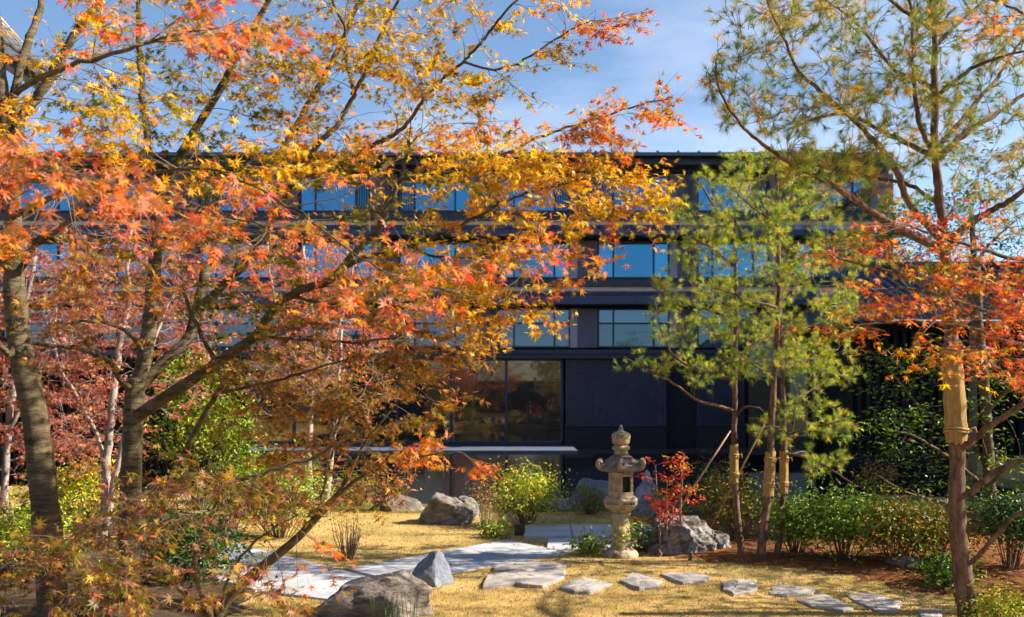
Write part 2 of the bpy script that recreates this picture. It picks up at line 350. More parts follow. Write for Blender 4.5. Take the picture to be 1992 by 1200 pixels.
def scatter(tmpl, pos, fr, size, col, curl=0.3, g=None):
    v, f = tmpl; n = len(pos); g = g or rng
    tv = np.repeat(v[None], n, 0).copy()
    tv[:, :, 2] *= (1 + 1.6*curl*g.normal(0, 1.2, (n, 1))); tv += g.normal(0, .045, tv.shape); tv[:, :, 0] *= g.uniform(.8, 1.1, (n, 1))
    V = pos[:, None, :] + size[:, None, None]*np.einsum('nvi,nij->nvj', tv, fr)
    T_ = (f[None] + (np.arange(n)*len(v))[:, None, None]).reshape(-1, 3)
    shade = 1 + 0.10*g.normal(0, 1, (n, len(v), 1)); C = col[:, None, :]*shade; rr_ = np.linalg.norm(v[:, :2], axis=1)[None, :]; C[:, :, 1] *= 1 - .28*np.clip(rr_, 0, 1)*g.uniform(0, 1, (n, 1)); C = np.clip(C, 0.004, 1)
    return V.reshape(-1, 3), T_, C.reshape(-1, 3)
PAL = {
 'yellow': [((.90, .76, .13), 5.5), ((.93, .68, .11), 3), ((.66, .62, .12), 4), ((.46, .48, .11), 3.4), ((.92, .54, .15), 1.6), ((.80, .30, .14), .8)],
 'gold':   [((.95, .73, .11), 6), ((.93, .79, .16), 4), ((.95, .60, .13), 3), ((.62, .58, .12), 2.6), ((.85, .36, .16), 1.0)],
 'orange': [((.92, .50, .14), 3.4), ((.92, .64, .14), 3.4), ((.88, .34, .13), 2.4), ((.80, .52, .40), 2), ((.54, .50, .12), 3)],
 'hot':    [((.94, .48, .16), 3), ((.92, .30, .14), 3), ((.86, .54, .46), 3.2), ((.92, .64, .16), 2.2), ((.56, .50, .14), 1.8)],
 'green':  [((.42, .45, .10), 5), ((.56, .54, .11), 3), ((.30, .36, .08), 3), ((.82, .66, .13), 2), ((.78, .42, .15), 1)],
 'dusk':   [((.62, .38, .33), 3), ((.42, .43, .11), 4.5), ((.66, .52, .15), 2), ((.44, .24, .24), 2.4), ((.78, .62, .16), 1.2), ((.80, .38, .18), .7)],
 'brown':  [((.74, .50, .19), 4), ((.52, .46, .11), 4), ((.82, .60, .16), 2.4), ((.68, .36, .20), 2), ((.38, .38, .09), 3)],
 'pinkred':[((.76, .44, .34), 4), ((.82, .52, .38), 3), ((.66, .33, .28), 3), ((.84, .58, .38), 2.4), ((.58, .50, .20), 1)],
 'redorange':[((.92, .48, .28), 4), ((.94, .58, .30), 3), ((.82, .40, .30), 2.5), ((.92, .66, .30), 2)],
 'fire':   [((.82, .28, .10), 3), ((.90, .50, .10), 2.6), ((.90, .66, .12), 1.8), ((.66, .17, .12), 3), ((.74, .44, .40), 1.6), ((.52, .46, .11), 1.6)],
 'leafgreen': [((.34, .50, .12), 4), ((.46, .60, .14), 3), ((.20, .34, .09), 3), ((.60, .66, .18), 2)],
 'deepgreen': [((.18, .32, .09), 4), ((.28, .42, .10), 3), ((.12, .23, .07), 3), ((.44, .52, .14), 1)],
 'lime':   [((.62, .68, .14), 4), ((.48, .58, .12), 3), ((.72, .74, .20), 2), ((.34, .46, .10), 2)],
 'yellowgreen': [((.82, .82, .18), 4), ((.66, .70, .14), 3), ((.42, .52, .10), 3), ((.86, .74, .16), 1)],
 'azalea': [((.48, .54, .14), 4), ((.64, .58, .18), 3), ((.32, .42, .10), 3), ((.70, .40, .18), 1.3)],
 'russet': [((.68, .44, .22), 4), ((.76, .56, .22), 3), ((.54, .34, .18), 2), ((.56, .56, .16), 1)],
 'crimson':[((.92, .28, .20), 4), ((.86, .20, .18), 3), ((.94, .44, .24), 2), ((.88, .42, .40), 2)],
 'nandina_top': [((.90, .60, .20), 3), ((.80, .60, .20), 3), ((.92, .42, .20), 2)],
 'pine':   [((.46, .56, .20), 4), ((.62, .64, .18), 3), ((.28, .42, .16), 2.6), ((.82, .68, .20), 2.8), ((.88, .64, .20), 1.6)],
 'pine_young': [((.58, .68, .20), 4), ((.76, .78, .24), 3.4), ((.40, .52, .16), 2.4), ((.88, .80, .26), 2.4)],
 'straw':  [((.82, .66, .38), 4), ((.74, .56, .30), 3), ((.62, .48, .24), 2.4), ((.50, .45, .20), 1.4)],
}
def colors(pal, n, g=None, jit=.09):
    g = g or rng; p = PAL[pal]; wts = np.array([x[1] for x in p], float); wts /= wts.sum()
    base = np.array([lin(x[0]) for x in p]); k = g.choice(len(p), n, p=wts); c = base[k]*(1 + g.normal(0, jit, (n, 3))*[1, 1, .6])*g.uniform(.70, 1.25, (n, 1))
    return np.clip(c, 0.004, 0.95)

class Plant:
    """trunk and limbs laid by hand, twigs grown towards leaf sprays"""
    def __init__(self, root, bark, twig, seed):
        self.root, self.bark, self.twig = root, bark, twig; self.g = np.random.default_rng(seed)
        self.P = []; self.D = []; self.Rd = []; self.twigs = MB(); self.sprays = []
    def stem(self, name, c, rad, sides=9, smooth=True, mb=None):
        (mb or MB()).tube(c, rad, sides).build(name, self.bark, self.root, smooth) if mb is None else mb.tube(c, rad, sides)
        self.nodes(c, rad)
    def nodes(self, c, rad):
        d = np.gradient(c, axis=0); d /= np.maximum(np.linalg.norm(d, axis=1, keepdims=True), 1e-9)
        self.P.append(c); self.D.append(d); self.Rd.append(np.asarray(rad, float))
    def grow(self, targets, pal, step=.10, sag=.06, rmax=.010, sides=4, tip=.0016, skip=0):
        """targets (n,3) in any order: nearest to the frame first"""
        if len(targets) == 0: return
        Pn = np.concatenate(self.P)[skip:]; Dn = np.concatenate(self.D)[skip:]; Rn = np.concatenate(self.Rd)[skip:]
        d0 = np.min(np.linalg.norm(targets[:, None] - Pn[None, ::3], axis=2), 1) if len(Pn) < 4000 else np.zeros(len(targets))
        cap = 60000; buf = np.zeros((cap, 3)); bd = np.zeros((cap, 3)); br = np.zeros(cap); k = len(Pn); buf[:k] = Pn; bd[:k] = Dn; br[:k] = Rn
        for ti in np.argsort(d0):
            t = targets[ti]; v = t - buf[:k]; dist = np.linalg.norm(v, axis=1) + 1e-6
            cosv = np.sum(v*bd[:k], 1)/dist; score = dist*(1.45 - .55*cosv) + np.where(br[:k] < .0022, .15, 0)
            j = int(np.argmin(score)); a = buf[j]; L = dist[j]; n = max(3, int(L/step)+1); u = np.linspace(0, 1, n+1)[:, None]
            dirp = bd[j]*.5 + v[j]/L*.5; mid = a + dirp*L*.5 + self.g.normal(0, .045*L, 3)
            pts = (1-u)**2*a + 2*u*(1-u)*mid + u*u*t; pts[1:-1] += self.g.normal(0, .008*min(L, 1.0), pts[1:-1].shape); pts[:, 2] -= sag*L*np.sin(u[:, 0]*math.pi)*.3
            r0 = min(br[j]*.72, .0025 + .0065*L, rmax); r0 = max(r0, tip); rad = r0 + (tip - r0)*u[:, 0]**.8
            self.twigs.tube(pts, rad, sides, cap=False)
            dd = np.gradient(pts, axis=0); dd /= np.maximum(np.linalg.norm(dd, axis=1, keepdims=True), 1e-9)
            m = len(pts)-1
            if k + m < cap: buf[k:k+m] = pts[1:]; bd[k:k+m] = dd[1:]; br[k:k+m] = rad[1:]; k += m
            self.sprays.append((t, dd[-1], pal))
    def finish_twigs(self, name='twigs'):
        if self.twigs.n: o = self.twigs.build(name, self.twig, self.root, True); o['kind'] = 'stuff'

def ell(cx, cy, rx, ry, y0, y1, n, g, ang=0.0):
    """sprays inside an ellipse of the view, spread through the depths y0..y1"""
    a = g.uniform(0, 2*math.pi, n); r = np.sqrt(g.uniform(0, 1, n)); x, y = rx*r*np.cos(a), ry*r*np.sin(a)
    ca, sa = math.cos(R(ang)), math.sin(R(ang)); x, y = x*ca - y*sa, x*sa + y*ca
    Y = g.uniform(y0, y1, n); return np.array([P(cx+x[i], cy+y[i], Y[i]) for i in range(n)])

def maple_leaves(pl, size, per, tmpl, spread=.20, tilt=.75, droop=.5, szvar=.22):
    """opposite leaves on little side shoots round every spray; returns pos, frames, size, colours"""
    g = pl.g; pos = []; nd = []; td = []; col = []
    for t, d, pal in pl.sprays:
        n = max(4, int(g.normal(per, per*.25)))
        h = np.array([d[0], d[1], d[2]*.3]); h /= max(np.linalg.norm(h), 1e-6); s = np.array([-h[1], h[0], 0])
        shoots = []
        for k in range(3):
            a = g.uniform(-1.1, 1.1); L = spread*g.uniform(.6, 1.5); e = t + (h*math.cos(a) + s*math.sin(a))*L + np.array([0, 0, g.normal(-.02, .05)]); st = t - d*g.uniform(0, .12)
            shoots.append((st, e)); pl.twigs.tube([st, (st+e)/2 + g.normal(0, .008, 3), e], [.0016, .0013, .0009], 3, cap=False)
        base = colors(pal, 1, g)[0]
        cc = colors(pal, n, g)*.75 + base*.25
        for k in range(n):
            st, e = shoots[k % 3]; u = g.uniform(.15, 1.05); p = st + (e-st)*u; side = (1 if (k//3) % 2 else -1)
            ax = (e-st)/max(np.linalg.norm(e-st), 1e-6); sd = np.cross(ax, (0, 0, 1)); out = ax*g.uniform(.1, .8) + sd*side*g.uniform(.3, 1) + g.normal(0, .25, 3); out[2] -= droop*g.uniform(0, 1.4)
            out /= np.linalg.norm(out); pos.append(p + out*size*.75); td.append(out)
            nn = np.array([0, 0, 1.0]) + g.normal(0, tilt, 3); nd.append(nn); col.append(cc[k])
    pos = np.array(pos); fr = frames(np.array(nd), np.array(td)); sz = size*g.uniform(1-szvar, 1+szvar, len(pos)); return pos, fr, sz, np.array(col)
def leaf_objects(root, tmpls, pos, fr, sz, col, m, g, near=300):
    """the leaves nearest to the eye are leaves of their own, the rest is one mass"""
    d = np.linalg.norm(pos - np.array([0, 0, H]), axis=1)
    px = pos[:, 0]/np.maximum(pos[:, 1], .1)*F + CX; py = YH - (pos[:, 2]-H)/np.maximum(pos[:, 1], .1)*F
    vis = (px > -5) & (px < 1997) & (py > -5) & (py < 1205) & (pos[:, 1] > .3)
    order = np.argsort(np.where(vis, d/sz, 1e9)); k = min(near, int(vis.sum())); pick = order[:k]; rest = np.setdiff1d(np.arange(len(pos)), pick)
    if k:
        nm = 24; bins = np.array_split(pick[np.argsort(col[pick].sum(1))], nm); 
        for b in bins:
            if not len(b): continue
            tv, tf = tmpls[int(g.integers(len(tmpls)))]; tv = tv.copy(); tv[:, 2] *= g.uniform(.4, 1.9)
            c = np.clip(np.repeat(np.median(col[b], 0)[None], len(tv), 0)*(1+.08*g.normal(0, 1, (len(tv), 1))), .004, 1)
            me = tri_mesh('leaf', tv, tf, c, m)
            for i in b:
                o = link('leaf', me, root); mt = Matrix(fr[i].T.tolist()).to_4x4(); mt = Matrix.Translation(pos[i]) @ mt @ Matrix.Scale(sz[i], 4); o.matrix_local = mt
    return rest

def tree_done(pl, name, pos, fr, sz, col, tmpl, m):
    V, T_, C = scatter(tmpl, pos, fr, sz, col, g=pl.g)
    o = link(name, tri_mesh(name, V, T_, C, m), pl.root); o['kind'] = 'stuff'; return o
T7 = leaf_template(LOBES7, .27, .24); T7b = leaf_template(LOBES7, .25, .38, True, .08); T5 = leaf_template(LOBES5, .32, .25, False); T7n = leaf_template(LOBES7, .34, .22, False)
BL = blade_template()

def sub(pl, specs, name='branch', sides=8, wob=0.004):
    for i, s in enumerate(specs):
        c, r = limb(s, 6, wob, 100+i); pl.stem(name, c, r, sides)

# ------------------------------------------------------------------ hotel
exec_hotel = True
HY = 44.5
def hx(px, Y=HY): return (px - CX)/F*Y
def hz(py, Y=HY): return H - (py - YH)/F*Y
hotel = thing('hotel_building', 'long dark four-storey hotel with blue windows across the pond', 'building', (0, HY, -0.3))
XL, XR = hx(-250), hx(1738)
def hb(name, m, *boxes):
    b = MB()
    for q_ in boxes: b.box(*q_)
    return b.build(name, m, hotel)
hb('wall', M['soffit'], (XL, XR, HY+.55, HY+14, -1.0, hz(318)))
# roof: thin edge, gutter, deep soffit with beams
ye = HY - 1.5
hb('roof', M['navy'], (XL-.9, XR-.55, ye, HY+14.5, hz(304, ye), hz(296, ye)), (XL-.8, XR-.65, ye+.25, HY+14.3, hz(296, ye), hz(293, ye)))
hb('gutter', M['fascia'], (XL-.95, XR-.6, ye-.12, ye-.003, hz(303, ye), hz(300, ye)))
hb('soffit', M['navy'], (XL-.7, XR-.7, ye+.35, HY+.5, hz(316, ye), hz(304, ye)-.003), (XL, XR-.3, HY-.25, HY+.5, hz(336), hz(318)))
for k in range(11):
    x = hx(1342 - 194*k if k < 8 else 1342+194*(k-7))
    if XL < x < XR: hb('eave_bracket', M['navy_light'], (x-.11, x+.11, ye+.5, HY-.255, hz(330), hz(316, ye)-.003))
for k in range(-4, 40):
    x = hx(300 + 38.8*k)
    if XL < x < XR-1.5: hb('snow_guard', M['fascia'], (x-.05, x+.05, ye+.02, ye+.12, hz(296, ye)+.002, hz(292.5, ye)))
FL = [(338, 412, 'a'), (468, 542, 'b'), (598, 677, 'c')]
hb('sill_band', M['navy'], (XL, XR, HY-.35, HY+.5, hz(428, HY-.35), hz(413, HY-.35)))
hb('sill_band', M['navy'], (XL, XR, HY-.35, HY+.5, hz(557, HY-.35), hz(543, HY-.35)))
hb('render_band', M['beige'], (XL+.05, XR-.05, HY-.18, HY+.5, hz(440), hz(428, HY-.35)-.003))
hb('render_band', M['beige'], (XL+.05, XR-.05, HY-.18, HY+.5, hz(570), hz(557, HY-.35)-.003))
for a, b in ((437, 457), (566, 591)):          # pent roofs: sloping metal skirts
    y0 = HY - 1.15; b0 = MB(); z1, z0, zt = hz(a+9, y0), hz(b, y0), hz(a, HY-.2)
    b0.raw([(XL-.2, y0, z0), (XR+.1, y0, z0), (XR+.1, y0, z1), (XL-.2, y0, z1), (XL-.2, HY-.19, zt), (XR+.1, HY-.19, zt), (XL-.2, HY-.19, z0), (XR+.1, HY-.19, z0)],
           [(0, 1, 2, 3), (3, 2, 5, 4), (0, 6, 7, 1), (0, 3, 4, 6), (1, 7, 5, 2)])
    po = b0.build('pent_roof', M['navy_light'], hotel); sm_ = MB(); xx = XL
    while xx < XR:
        sm_.box(xx-.015, xx+.015, y0-.03, y0-.002, z0+.01, z1+.02); xx += .92
    sm_.build('seams', M['navy'], po)['kind'] = 'stuff'
    hb('pent_soffit', M['soffit'], (XL, XR, HY-.18, HY+.5, hz(b+10), hz(b-2, y0)-.1))
y2 = HY - .5
hb('ledge_band', M['navy'], (XL, XR, y2, HY+.5, hz(688, y2), hz(680, y2)), (XL, XR, y2+.12, HY+.5, hz(697, y2), hz(688, y2)-.003))
# the bays: a slatted panel and a three-light window on each storey
fin_me = {}
def slat_panel(x0, x1, z0, z1, pale):
    b = MB(); b.box(x0, x1, HY-.03, HY+.5, z0, z1); n = int((x1-x0)/.115)
    for k in range(n):
        x = x0 + (k+.5)*(x1-x0)/n; b.box(x-.026, x+.026, HY-.10, HY-.032, z0+.01, z1-.01)
    zz = z0 + (z1-z0)*.55; b.box(x0+.01, x1-.01, HY-.045, HY-.033, zz-.02, zz+.02)
    return b.build('slat_panel', M['panel'], hotel)
def window(x0, x1, z0, z1, style, mull=(.22, .78), seed=0):
    y = HY + .22; fw = .075; b = MB()
    b.box(x0, x0+fw, y-.10, y+.12, z0, z1); b.box(x1-fw, x1, y-.10, y+.12, z0, z1)
    b.box(x0+fw, x1-fw, y-.097, y+.12, z1-fw, z1); b.box(x0+fw, x1-fw, y-.097, y+.12, z0, z0+fw)
    b.box(x0+.003, x1-.003, y+.16, y+.2, z0, z1)
    ed = [x0+fw] + [x0 + (x1-x0)*t for t in mull] + [x1-fw]
    for t in ed[1:-1]: b.box(t-.035, t+.035, y-.08, y+.1, z0+fw, z1-fw)
    if style == 'c': zt = z0 + (z1-z0)*.62; b.box(x0+fw, x1-fw, y-.07, y+.09, zt-.035, zt+.035)
    wdw = b.build('window', M['navy'], hotel)
    for i in range(3):
        a = ed[i] + (.035 if i else 0); c = ed[i+1] - (.035 if i < 2 else 0)
        if style == 'c':
            MB().box(a+.002, c-.002, y, y+.02, zt+.037, z1-fw-.002).build('pane', M['glass_blind'], wdw)
            MB().box(a+.002, c-.002, y, y+.02, z0+fw+.002, zt-.037).build('pane', M['glass_blind_dark'], wdw)
        else:
            MB().box(a+.002, c-.002, y, y+.02, z0+fw+.002, z1-fw-.002).build('pane', M[('glass_sky', 'glass_sky_b', 'glass_sky', 'glass_sky_c')[(seed*7 + i*3 + seed//3) % 4]], wdw)
    if style == 'a':                           # a slatted screen stands in one side light, a rolled blind above
        i = 0 if seed % 2 else 2; sb = MB()
        for k in range(6):
            x = ed[i] + (k+.5)*(ed[i+1]-ed[i])/6; sb.box(x-.03, x+.03, y-.06, y-.025, z0+fw, z1-fw)
        sb.build('screen', M['navy'], wdw)
        MB().box(ed[1]+.04, ed[2]-.04, y-.03, y-.01, z1-fw-.28, z1-fw-.003).build('roller_blind', M['ledge'], wdw)
    return wdw
for k in range(-4, 6):
    wx0 = 581 + 194*k - (4 if k >= 2 else 0)*0 ; wx1 = wx0 + 141
    for si, (ya, yb, st) in enumerate(FL):
        if wx0 > 1500 and st == 'c': pass
        window(hx(wx0), hx(wx1), hz(yb)+.02, hz(ya)-.02, st, seed=k+si+8)
        if True:
            hb('panel_edge', M['panel_pale'] if st != 'a' else M['panel'], (hx(wx0-54), hx(wx0-40), HY-.12, HY+.5, hz(yb)+.01, hz(ya)-.01))
            slat_panel(hx(wx0-39.8), hx(wx0-1.5), hz(yb)+.01, hz(ya)-.01, False)
for k in (-1, 1, 2, 4, 5):                     # rain pipes between bays
    x = hx(581+194*k - 18 + (0 if k < 4 else 0)); b = MB()
    
    for a, c in ((336, 413), (463, 542), (595, 679)): MB().tube([(x, HY-.22, hz(a)), (x, HY-.22, hz(c))], [.07, .07], 8).build('rain_pipe', M['navy_light'], hotel)
# right-hand return of the top storey
hb('return_wall', M['panel'], (hx(1694), XR-.01, HY-.02, HY+.5, hz(677), hz(338)))
# ground storey: tall lobby glass, tiled wall, dark passage
zb, zt = hz(864), hz(698)
gl = [480, 571, 674, 772, 877, 985, 1093]
lob = hb('lobby_glazing', M['navy'], (hx(476), hx(480), HY-.02, HY+.5, zb, zt), (hx(480), hx(1093), HY-.02, HY+.5, zt-.08, zt), (hx(480), hx(1093), HY-.02, HY+.5, zb, zb+.12), *[(hx(a)-.055, hx(a)+.055, HY-.018, HY+.5, zb+.12, zt-.08) for a in gl[1:]])
for a, c in zip(gl[:-1], gl[1:]): MB().box(hx(a)+.058, hx(c)-.058, HY+.1, HY+.13, zb+.122, zt-.082).build('pane', M['glass_dark'], lob)
def tiled(x0, x1, z0, z1, nxn, nzn):
    bb = MB(); bb.box(x0, x1, HY+.05, HY+.5, z0, z1); o = bb.build('tiled_wall', M['tile'], hotel); t = MB(); tw, th = (x1-x0)/nxn, (z1-z0)/nzn
    for i in range(nxn):
        for j in range(nzn):
            d = random.uniform(0, .018)+(.02 if j % 2 else 0); t.box(x0+i*tw+.012, x0+(i+1)*tw-.012, HY-d-.02, HY+.048, z0+j*th+.012, z0+(j+1)*th-.012)
    q_ = t.build('tile', M['tile'], o); q_['kind'] = 'stuff'
tiled(hx(1100), hx(1296), hz(830), hz(698)-.005, 38, 15); tiled(hx(1356), hx(1448), hz(830), hz(698)-.005, 18, 15)
hb('plinth', M['soffit'], (hx(1098), hx(1297), HY-.06, HY+.5, -1, hz(831)), (hx(1355), hx(1450), HY-.06, HY+.5, -1, hz(831)), (XL, hx(1097), HY-.04, HY+.5, -1, zb-.003))
hb('side_wall', M['tile'], (XL, hx(475), HY+.0, HY+.5, zb, zt))
hb('lintel', M['soffit'], (hx(1297.5), hx(1354.5), HY+.4, HY+.5, zb-.5, zt), (hx(1451), XR, HY+.4, HY+.5, zb-.5, zt))  # near-black sheets fill the passage openings, the dark inside painted as colour
hb('terrace', M['ledge'], (hx(430), hx(1112), 40.4, HY-.061, -1.0, -.215))
for a, c in ((1460, 1530), (1534, 1600)): hb('passage_pane', M['glass_void'], (hx(a), hx(c), HY+.2, HY+.24, zb-.2, zt-.3))
# unseen, presumed hotel wing at right, sized to shade the path
wing = hb('unseen_wing', M['panel'], (23, 34, 13.7, 36.5, -.3, 15.0)); hb('unseen_wing_roof', M['navy'], (22.3, 34.5, 13.3, 37.0, 15.003, 15.3))
localise(hotel)

# ------------------------------------------------------------------ low timber wing at the right, tiled roof
tw_ = thing('timber_annex', 'low annex with black vertical slats and grey tiled roof at right edge', 'building', (15, 31, -0.3))
AY = 31.5
ax0, ax1 = (1648-CX)/F*AY, 24.0; aze = H-(622-YH)/F*AY
MB().box(ax0+.25, ax1, AY+.3, AY+7, -1, aze-.1).build('wall', M['black_slat'], tw_)
MB().box(ax0, ax1, AY-.02, AY+.25, -.6, .1).build('plinth', M['black_slat'], tw_)
MB().box(ax0+.02, ax1, AY+.0, AY+.24, aze-.35, aze-.13).build('lintel', M['black_slat'], tw_)
k = 0; x = ax0 + .05; slat_me = None
while x < ax1 - 6:
    if slat_me is None:
        o = MB().box(0, .13, 0, .16, .103, aze-.353).build('slat', M['black_slat'], tw_); slat_me = o.data
    else: o = link('slat', slat_me, tw_)
    o.location = (x, AY+.03, 0); x += .285
MB().box(ax0-2.6, ax0-.08, AY+2.2, AY+2.25, .0, aze-.6).build('side_pane', M['glass_void'], tw_)
rf = MB()
nr = 13; ry0, ry1 = AY-1.1, AY+5.2
for i in range(nr):                            # stepped courses
    t0, t1 = i/nr, (i+1)/nr; ya, yb = ry0+(ry1-ry0)*t0, ry0+(ry1-ry0)*t1+.05; za, zb2 = aze+2.3*t0, aze+2.3*t1+.018
    xa = ax0-.5+3.2*t0; xb = ax1
    rf.raw([(xa, ya, za+.0), (xb, ya, za+.0), (xb, yb, zb2), (xa+.24, yb, zb2), (xa, ya, za-.085), (xb, ya, za-.085)], [(0, 1, 2, 3), (4, 5, 1, 0)])
rf.raw([(ax0-.5, ry0, aze-.12), (ax1, ry0, aze-.12), (ax1, ry1+3, aze-.1), (ax0-.5, ry1+3, aze-.1)], [(0, 3, 2, 1)])
rf.raw([(ax0-.5, ry0, aze-.12), (ax0-.5, ry1+3, aze-.1), (ax0+2.7, ry1, aze+2.3)], [(0, 1, 2)])
ro = rf.build('roof', M['roof_tile'], tw_)
rb = MB(); x = ax0 + .2
while x < ax1:
    t0 = max(0, (x-(ax0-.5))/3.2); t1 = min(1.0, t0)
    rb.tube([(x, ry0-.02, aze+.02), (x, ry0+(ry1-ry0)*t1, aze+2.3*t1+.04)], [.06, .06], 6); x += .34
rb.build('round_tiles', M['roof_tile'], ro)
MB().tube([(ax0+2.6, ry1, aze+2.4), (ax1, ry1, aze+2.4)], [.16, .16], 8).build('ridge', M['roof_tile'], ro)
localise(tw_)

# ------------------------------------------------------------------ pavilion at the left: its tiled eave cuts the top left corner
pv = thing('garden_pavilion', 'dark tiled pavilion eave cutting the top left corner', 'building', (-9.5, 14.5, 0))
pb = MB(); A0, A1 = P(-330, -330, 15.5), P(92, 150, 15.5); dy = -4.0
for i in range(12):
    t0, t1 = i/12, (i+1)/12; p0, p1 = A0.lerp(A1, t0), A0.lerp(A1, t1); lift = Vector((0, 0, .05))
    pb.raw([p0+Vector((0, 0, -.02)), p1+lift, p1+lift+Vector((0, dy, 0)), p0+Vector((0, dy, -.02)), p1-Vector((0, 0, .06)), p1+Vector((0, dy, -.06))], [(0, 1, 2, 3), (1, 4, 5, 2)])
nrm = Vector((0.7, 0, -.75)); th = Vector((-.16, 0, -.2))
pb.raw([A0, A1, A1+th, A0+th, A0+Vector((0, dy, 0)), A1+Vector((0, dy, 0)), A1+th+Vector((0, dy, 0)), A0+th+Vector((0, dy, 0))], [(0, 1, 2, 3), (1, 5, 6, 2), (3, 2, 6, 7)])
pr = pb.build('roof', M['roof_tile'], pv)
for i in range(14):
    y = A0.y - .1 - i*.29; o = MB().tube([A0+Vector((0, y-A0.y, .06)), A1+Vector((0, y-A0.y, .06))], [.07, .07], 7).build('tile_row', M['roof_tile'], pr, True)
MB().box(A0.x-2, A1.x-1.5, 11.6, 15.3, -.2, A1.z-.4).build('wall', M['black_slat'], pv)
MB().box(A1.x-1.48, A1.x-1.32, 15.1, 15.27, 0, A1.z-.1).build('post', M['black_slat'], pv)
localise(pv)

# slatted fence behind the red maples
fc = thing('slat_fence', 'tall black slatted garden fence behind the red maples at left', 'fence', (-9, 22, 0))
fx0, fx1 = (-120-CX)/F*22, (470-CX)/F*22; x = fx0; sm = None
while x < fx1:
    if sm is None: o = MB().box(0, .07, 0, .06, .0, 2.9).build('slat', M['black_slat'], fc); sm = o.data
    else: o = link('slat', sm, fc)
    o.location = (x, 22, 0); x += .15
MB().box(fx0-.1, fx1+.1, 22.125, 22.16, 0, 2.85).build('added_dark_backing', M['black_slat'], fc); MB().box(fx0-.1, fx1+.1, 22.063, 22.12, 2.5, 2.6).build('rail', M['black_slat'], fc); MB().box(fx0-.1, fx1+.1, 22.063, 22.12, .2, .3).build('rail', M['black_slat'], fc)  # black board added so the gaps look dark, hiding sunlit ground behind
localise(fc)

# ------------------------------------------------------------------ stone lantern
LP = G(1208, 1083); lan = thing('stone_lantern', 'tall weathered hexagonal stone lantern standing beside the paved path', 'lantern', LP, rz=R(-8))
def lathe(prof, n=24, hexa=0.0, wob=0.0, seed=1):
    b = MB(); g = np.random.default_rng(seed); V = []
    for (r, z) in prof:
        for k in range(n):
            a = -math.pi/2 + 2*math.pi*k/n; rr = r
            if hexa: s = math.pi/3; m_ = ((a + math.pi/2) % s) - s/2; rr = r*((1-hexa) + hexa*math.cos(s/2)/math.cos(m_))
            rr *= 1 + wob*g.normal(); V.append((rr*math.cos(a), rr*math.sin(a), z))
    f = []
    for i in range(len(prof)-1):
        for k in range(n): a, c = i*n+k, i*n+(k+1) % n; f.append((a, c, c+n, a+n))
    f.append(tuple(range(n))[::-1]); f.append(tuple(range((len(prof)-1)*n, len(prof)*n))); b.raw(V, f); return b
lathe([(.205, -.04), (.215, .03), (.195, .075), (.15, .10)], 30, 0, .012).build('base_stone', M['lantern'], lan, True)
lathe([(.15, .09), (.135, .12), (.118, .16), (.113, .24), (.122, .255), (.122, .285), (.112, .30), (.110, .42), (.114, .50), (.12, .545)], 26, 0, .006).build('post', M['lantern'], lan, True)
lathe([(.112, .54), (.165, .575), (.20, .61), (.222, .635), (.232, .64), (.232, .705), (.225, .715), (.185, .745), (.17, .748)], 36, 1.0, .003).build('platform', M['lantern'], lan)
pl_h = 1.0*math.cos(math.pi/6)
# panels with a wave relief on the platform faces
def face_pt(i, r, u, z, out=0.0):              # point on hexagon face i, u along it
    a = -math.pi/2 + math.pi/6 + i*math.pi/3; ap = r*math.cos(math.pi/6) + out; n = Vector((math.cos(a), math.sin(a), 0)); t = Vector((-n.y, n.x, 0)); return n*ap + t*u + Vector((0, 0, z))
for fi in (0, 5):
    b = MB(); c = [face_pt(fi, .232, u, z, .002) for u, z in ((-.085, .652), (.085, .652), (.085, .693), (-.085, .693))]; b.raw(c, [(0, 1, 2, 3)]); b.build('relief_field', M['lantern_dark'] if fi == 0 else M['lantern_roof'], lan)
    b = MB()
    for k in range(4):
        u0 = -.062 + k*.041; pts = [face_pt(fi, .232, u0 + .019*math.cos(a), .657 + .030*math.sin(a), .004) for a in np.linspace(0, math.pi, 8)]; b.tube(pts, [.004]*8, 5)
    b.build('wave_relief', M['lantern'], lan)
# fire box: six corner posts, sills and panels, an opening on the right-hand front face
fb = MB(); rb_ = .172
for i in range(6):
    z0, z1 = .745, 1.045; hw = rb_/2
    for u0, u1, a, c in ((-hw, -hw+.03, z0, z1), (hw-.03, hw, z0, z1), (-hw+.03, hw-.03, z0, z0+.055), (-hw+.03, hw-.03, z1-.055, z1)):
        q_ = [face_pt(i, rb_, u, z, o_) for o_ in (0, -.03) for u, z in ((u0, a), (u1, a), (u1, c), (u0, c))]
        fb.raw(q_, [(0, 1, 2, 3), (7, 6, 5, 4), (0, 4, 5, 1), (1, 5, 6, 2), (2, 6, 7, 3), (3, 7, 4, 0)])
    if i != 0:
        q_ = [face_pt(i, rb_, u, z, -.012) for u, z in ((-hw+.03, z0+.055), (hw-.03, z0+.055), (hw-.03, z1-.055), (-hw+.03, z1-.055))]; fb.raw(q_, [(0, 1, 2, 3)])
fbo = fb.build('fire_box', M['lantern'], lan)
lathe([(.11, .75), (.11, 1.04)], 6).build('fire_chamber', M['lantern_dark'], fbo)
MB().tube([face_pt(5, rb_, .0, .86, -.008), face_pt(5, rb_, .0, .93, -.008)], [.022, .022], 10).build('carving', M['lantern'], fbo)
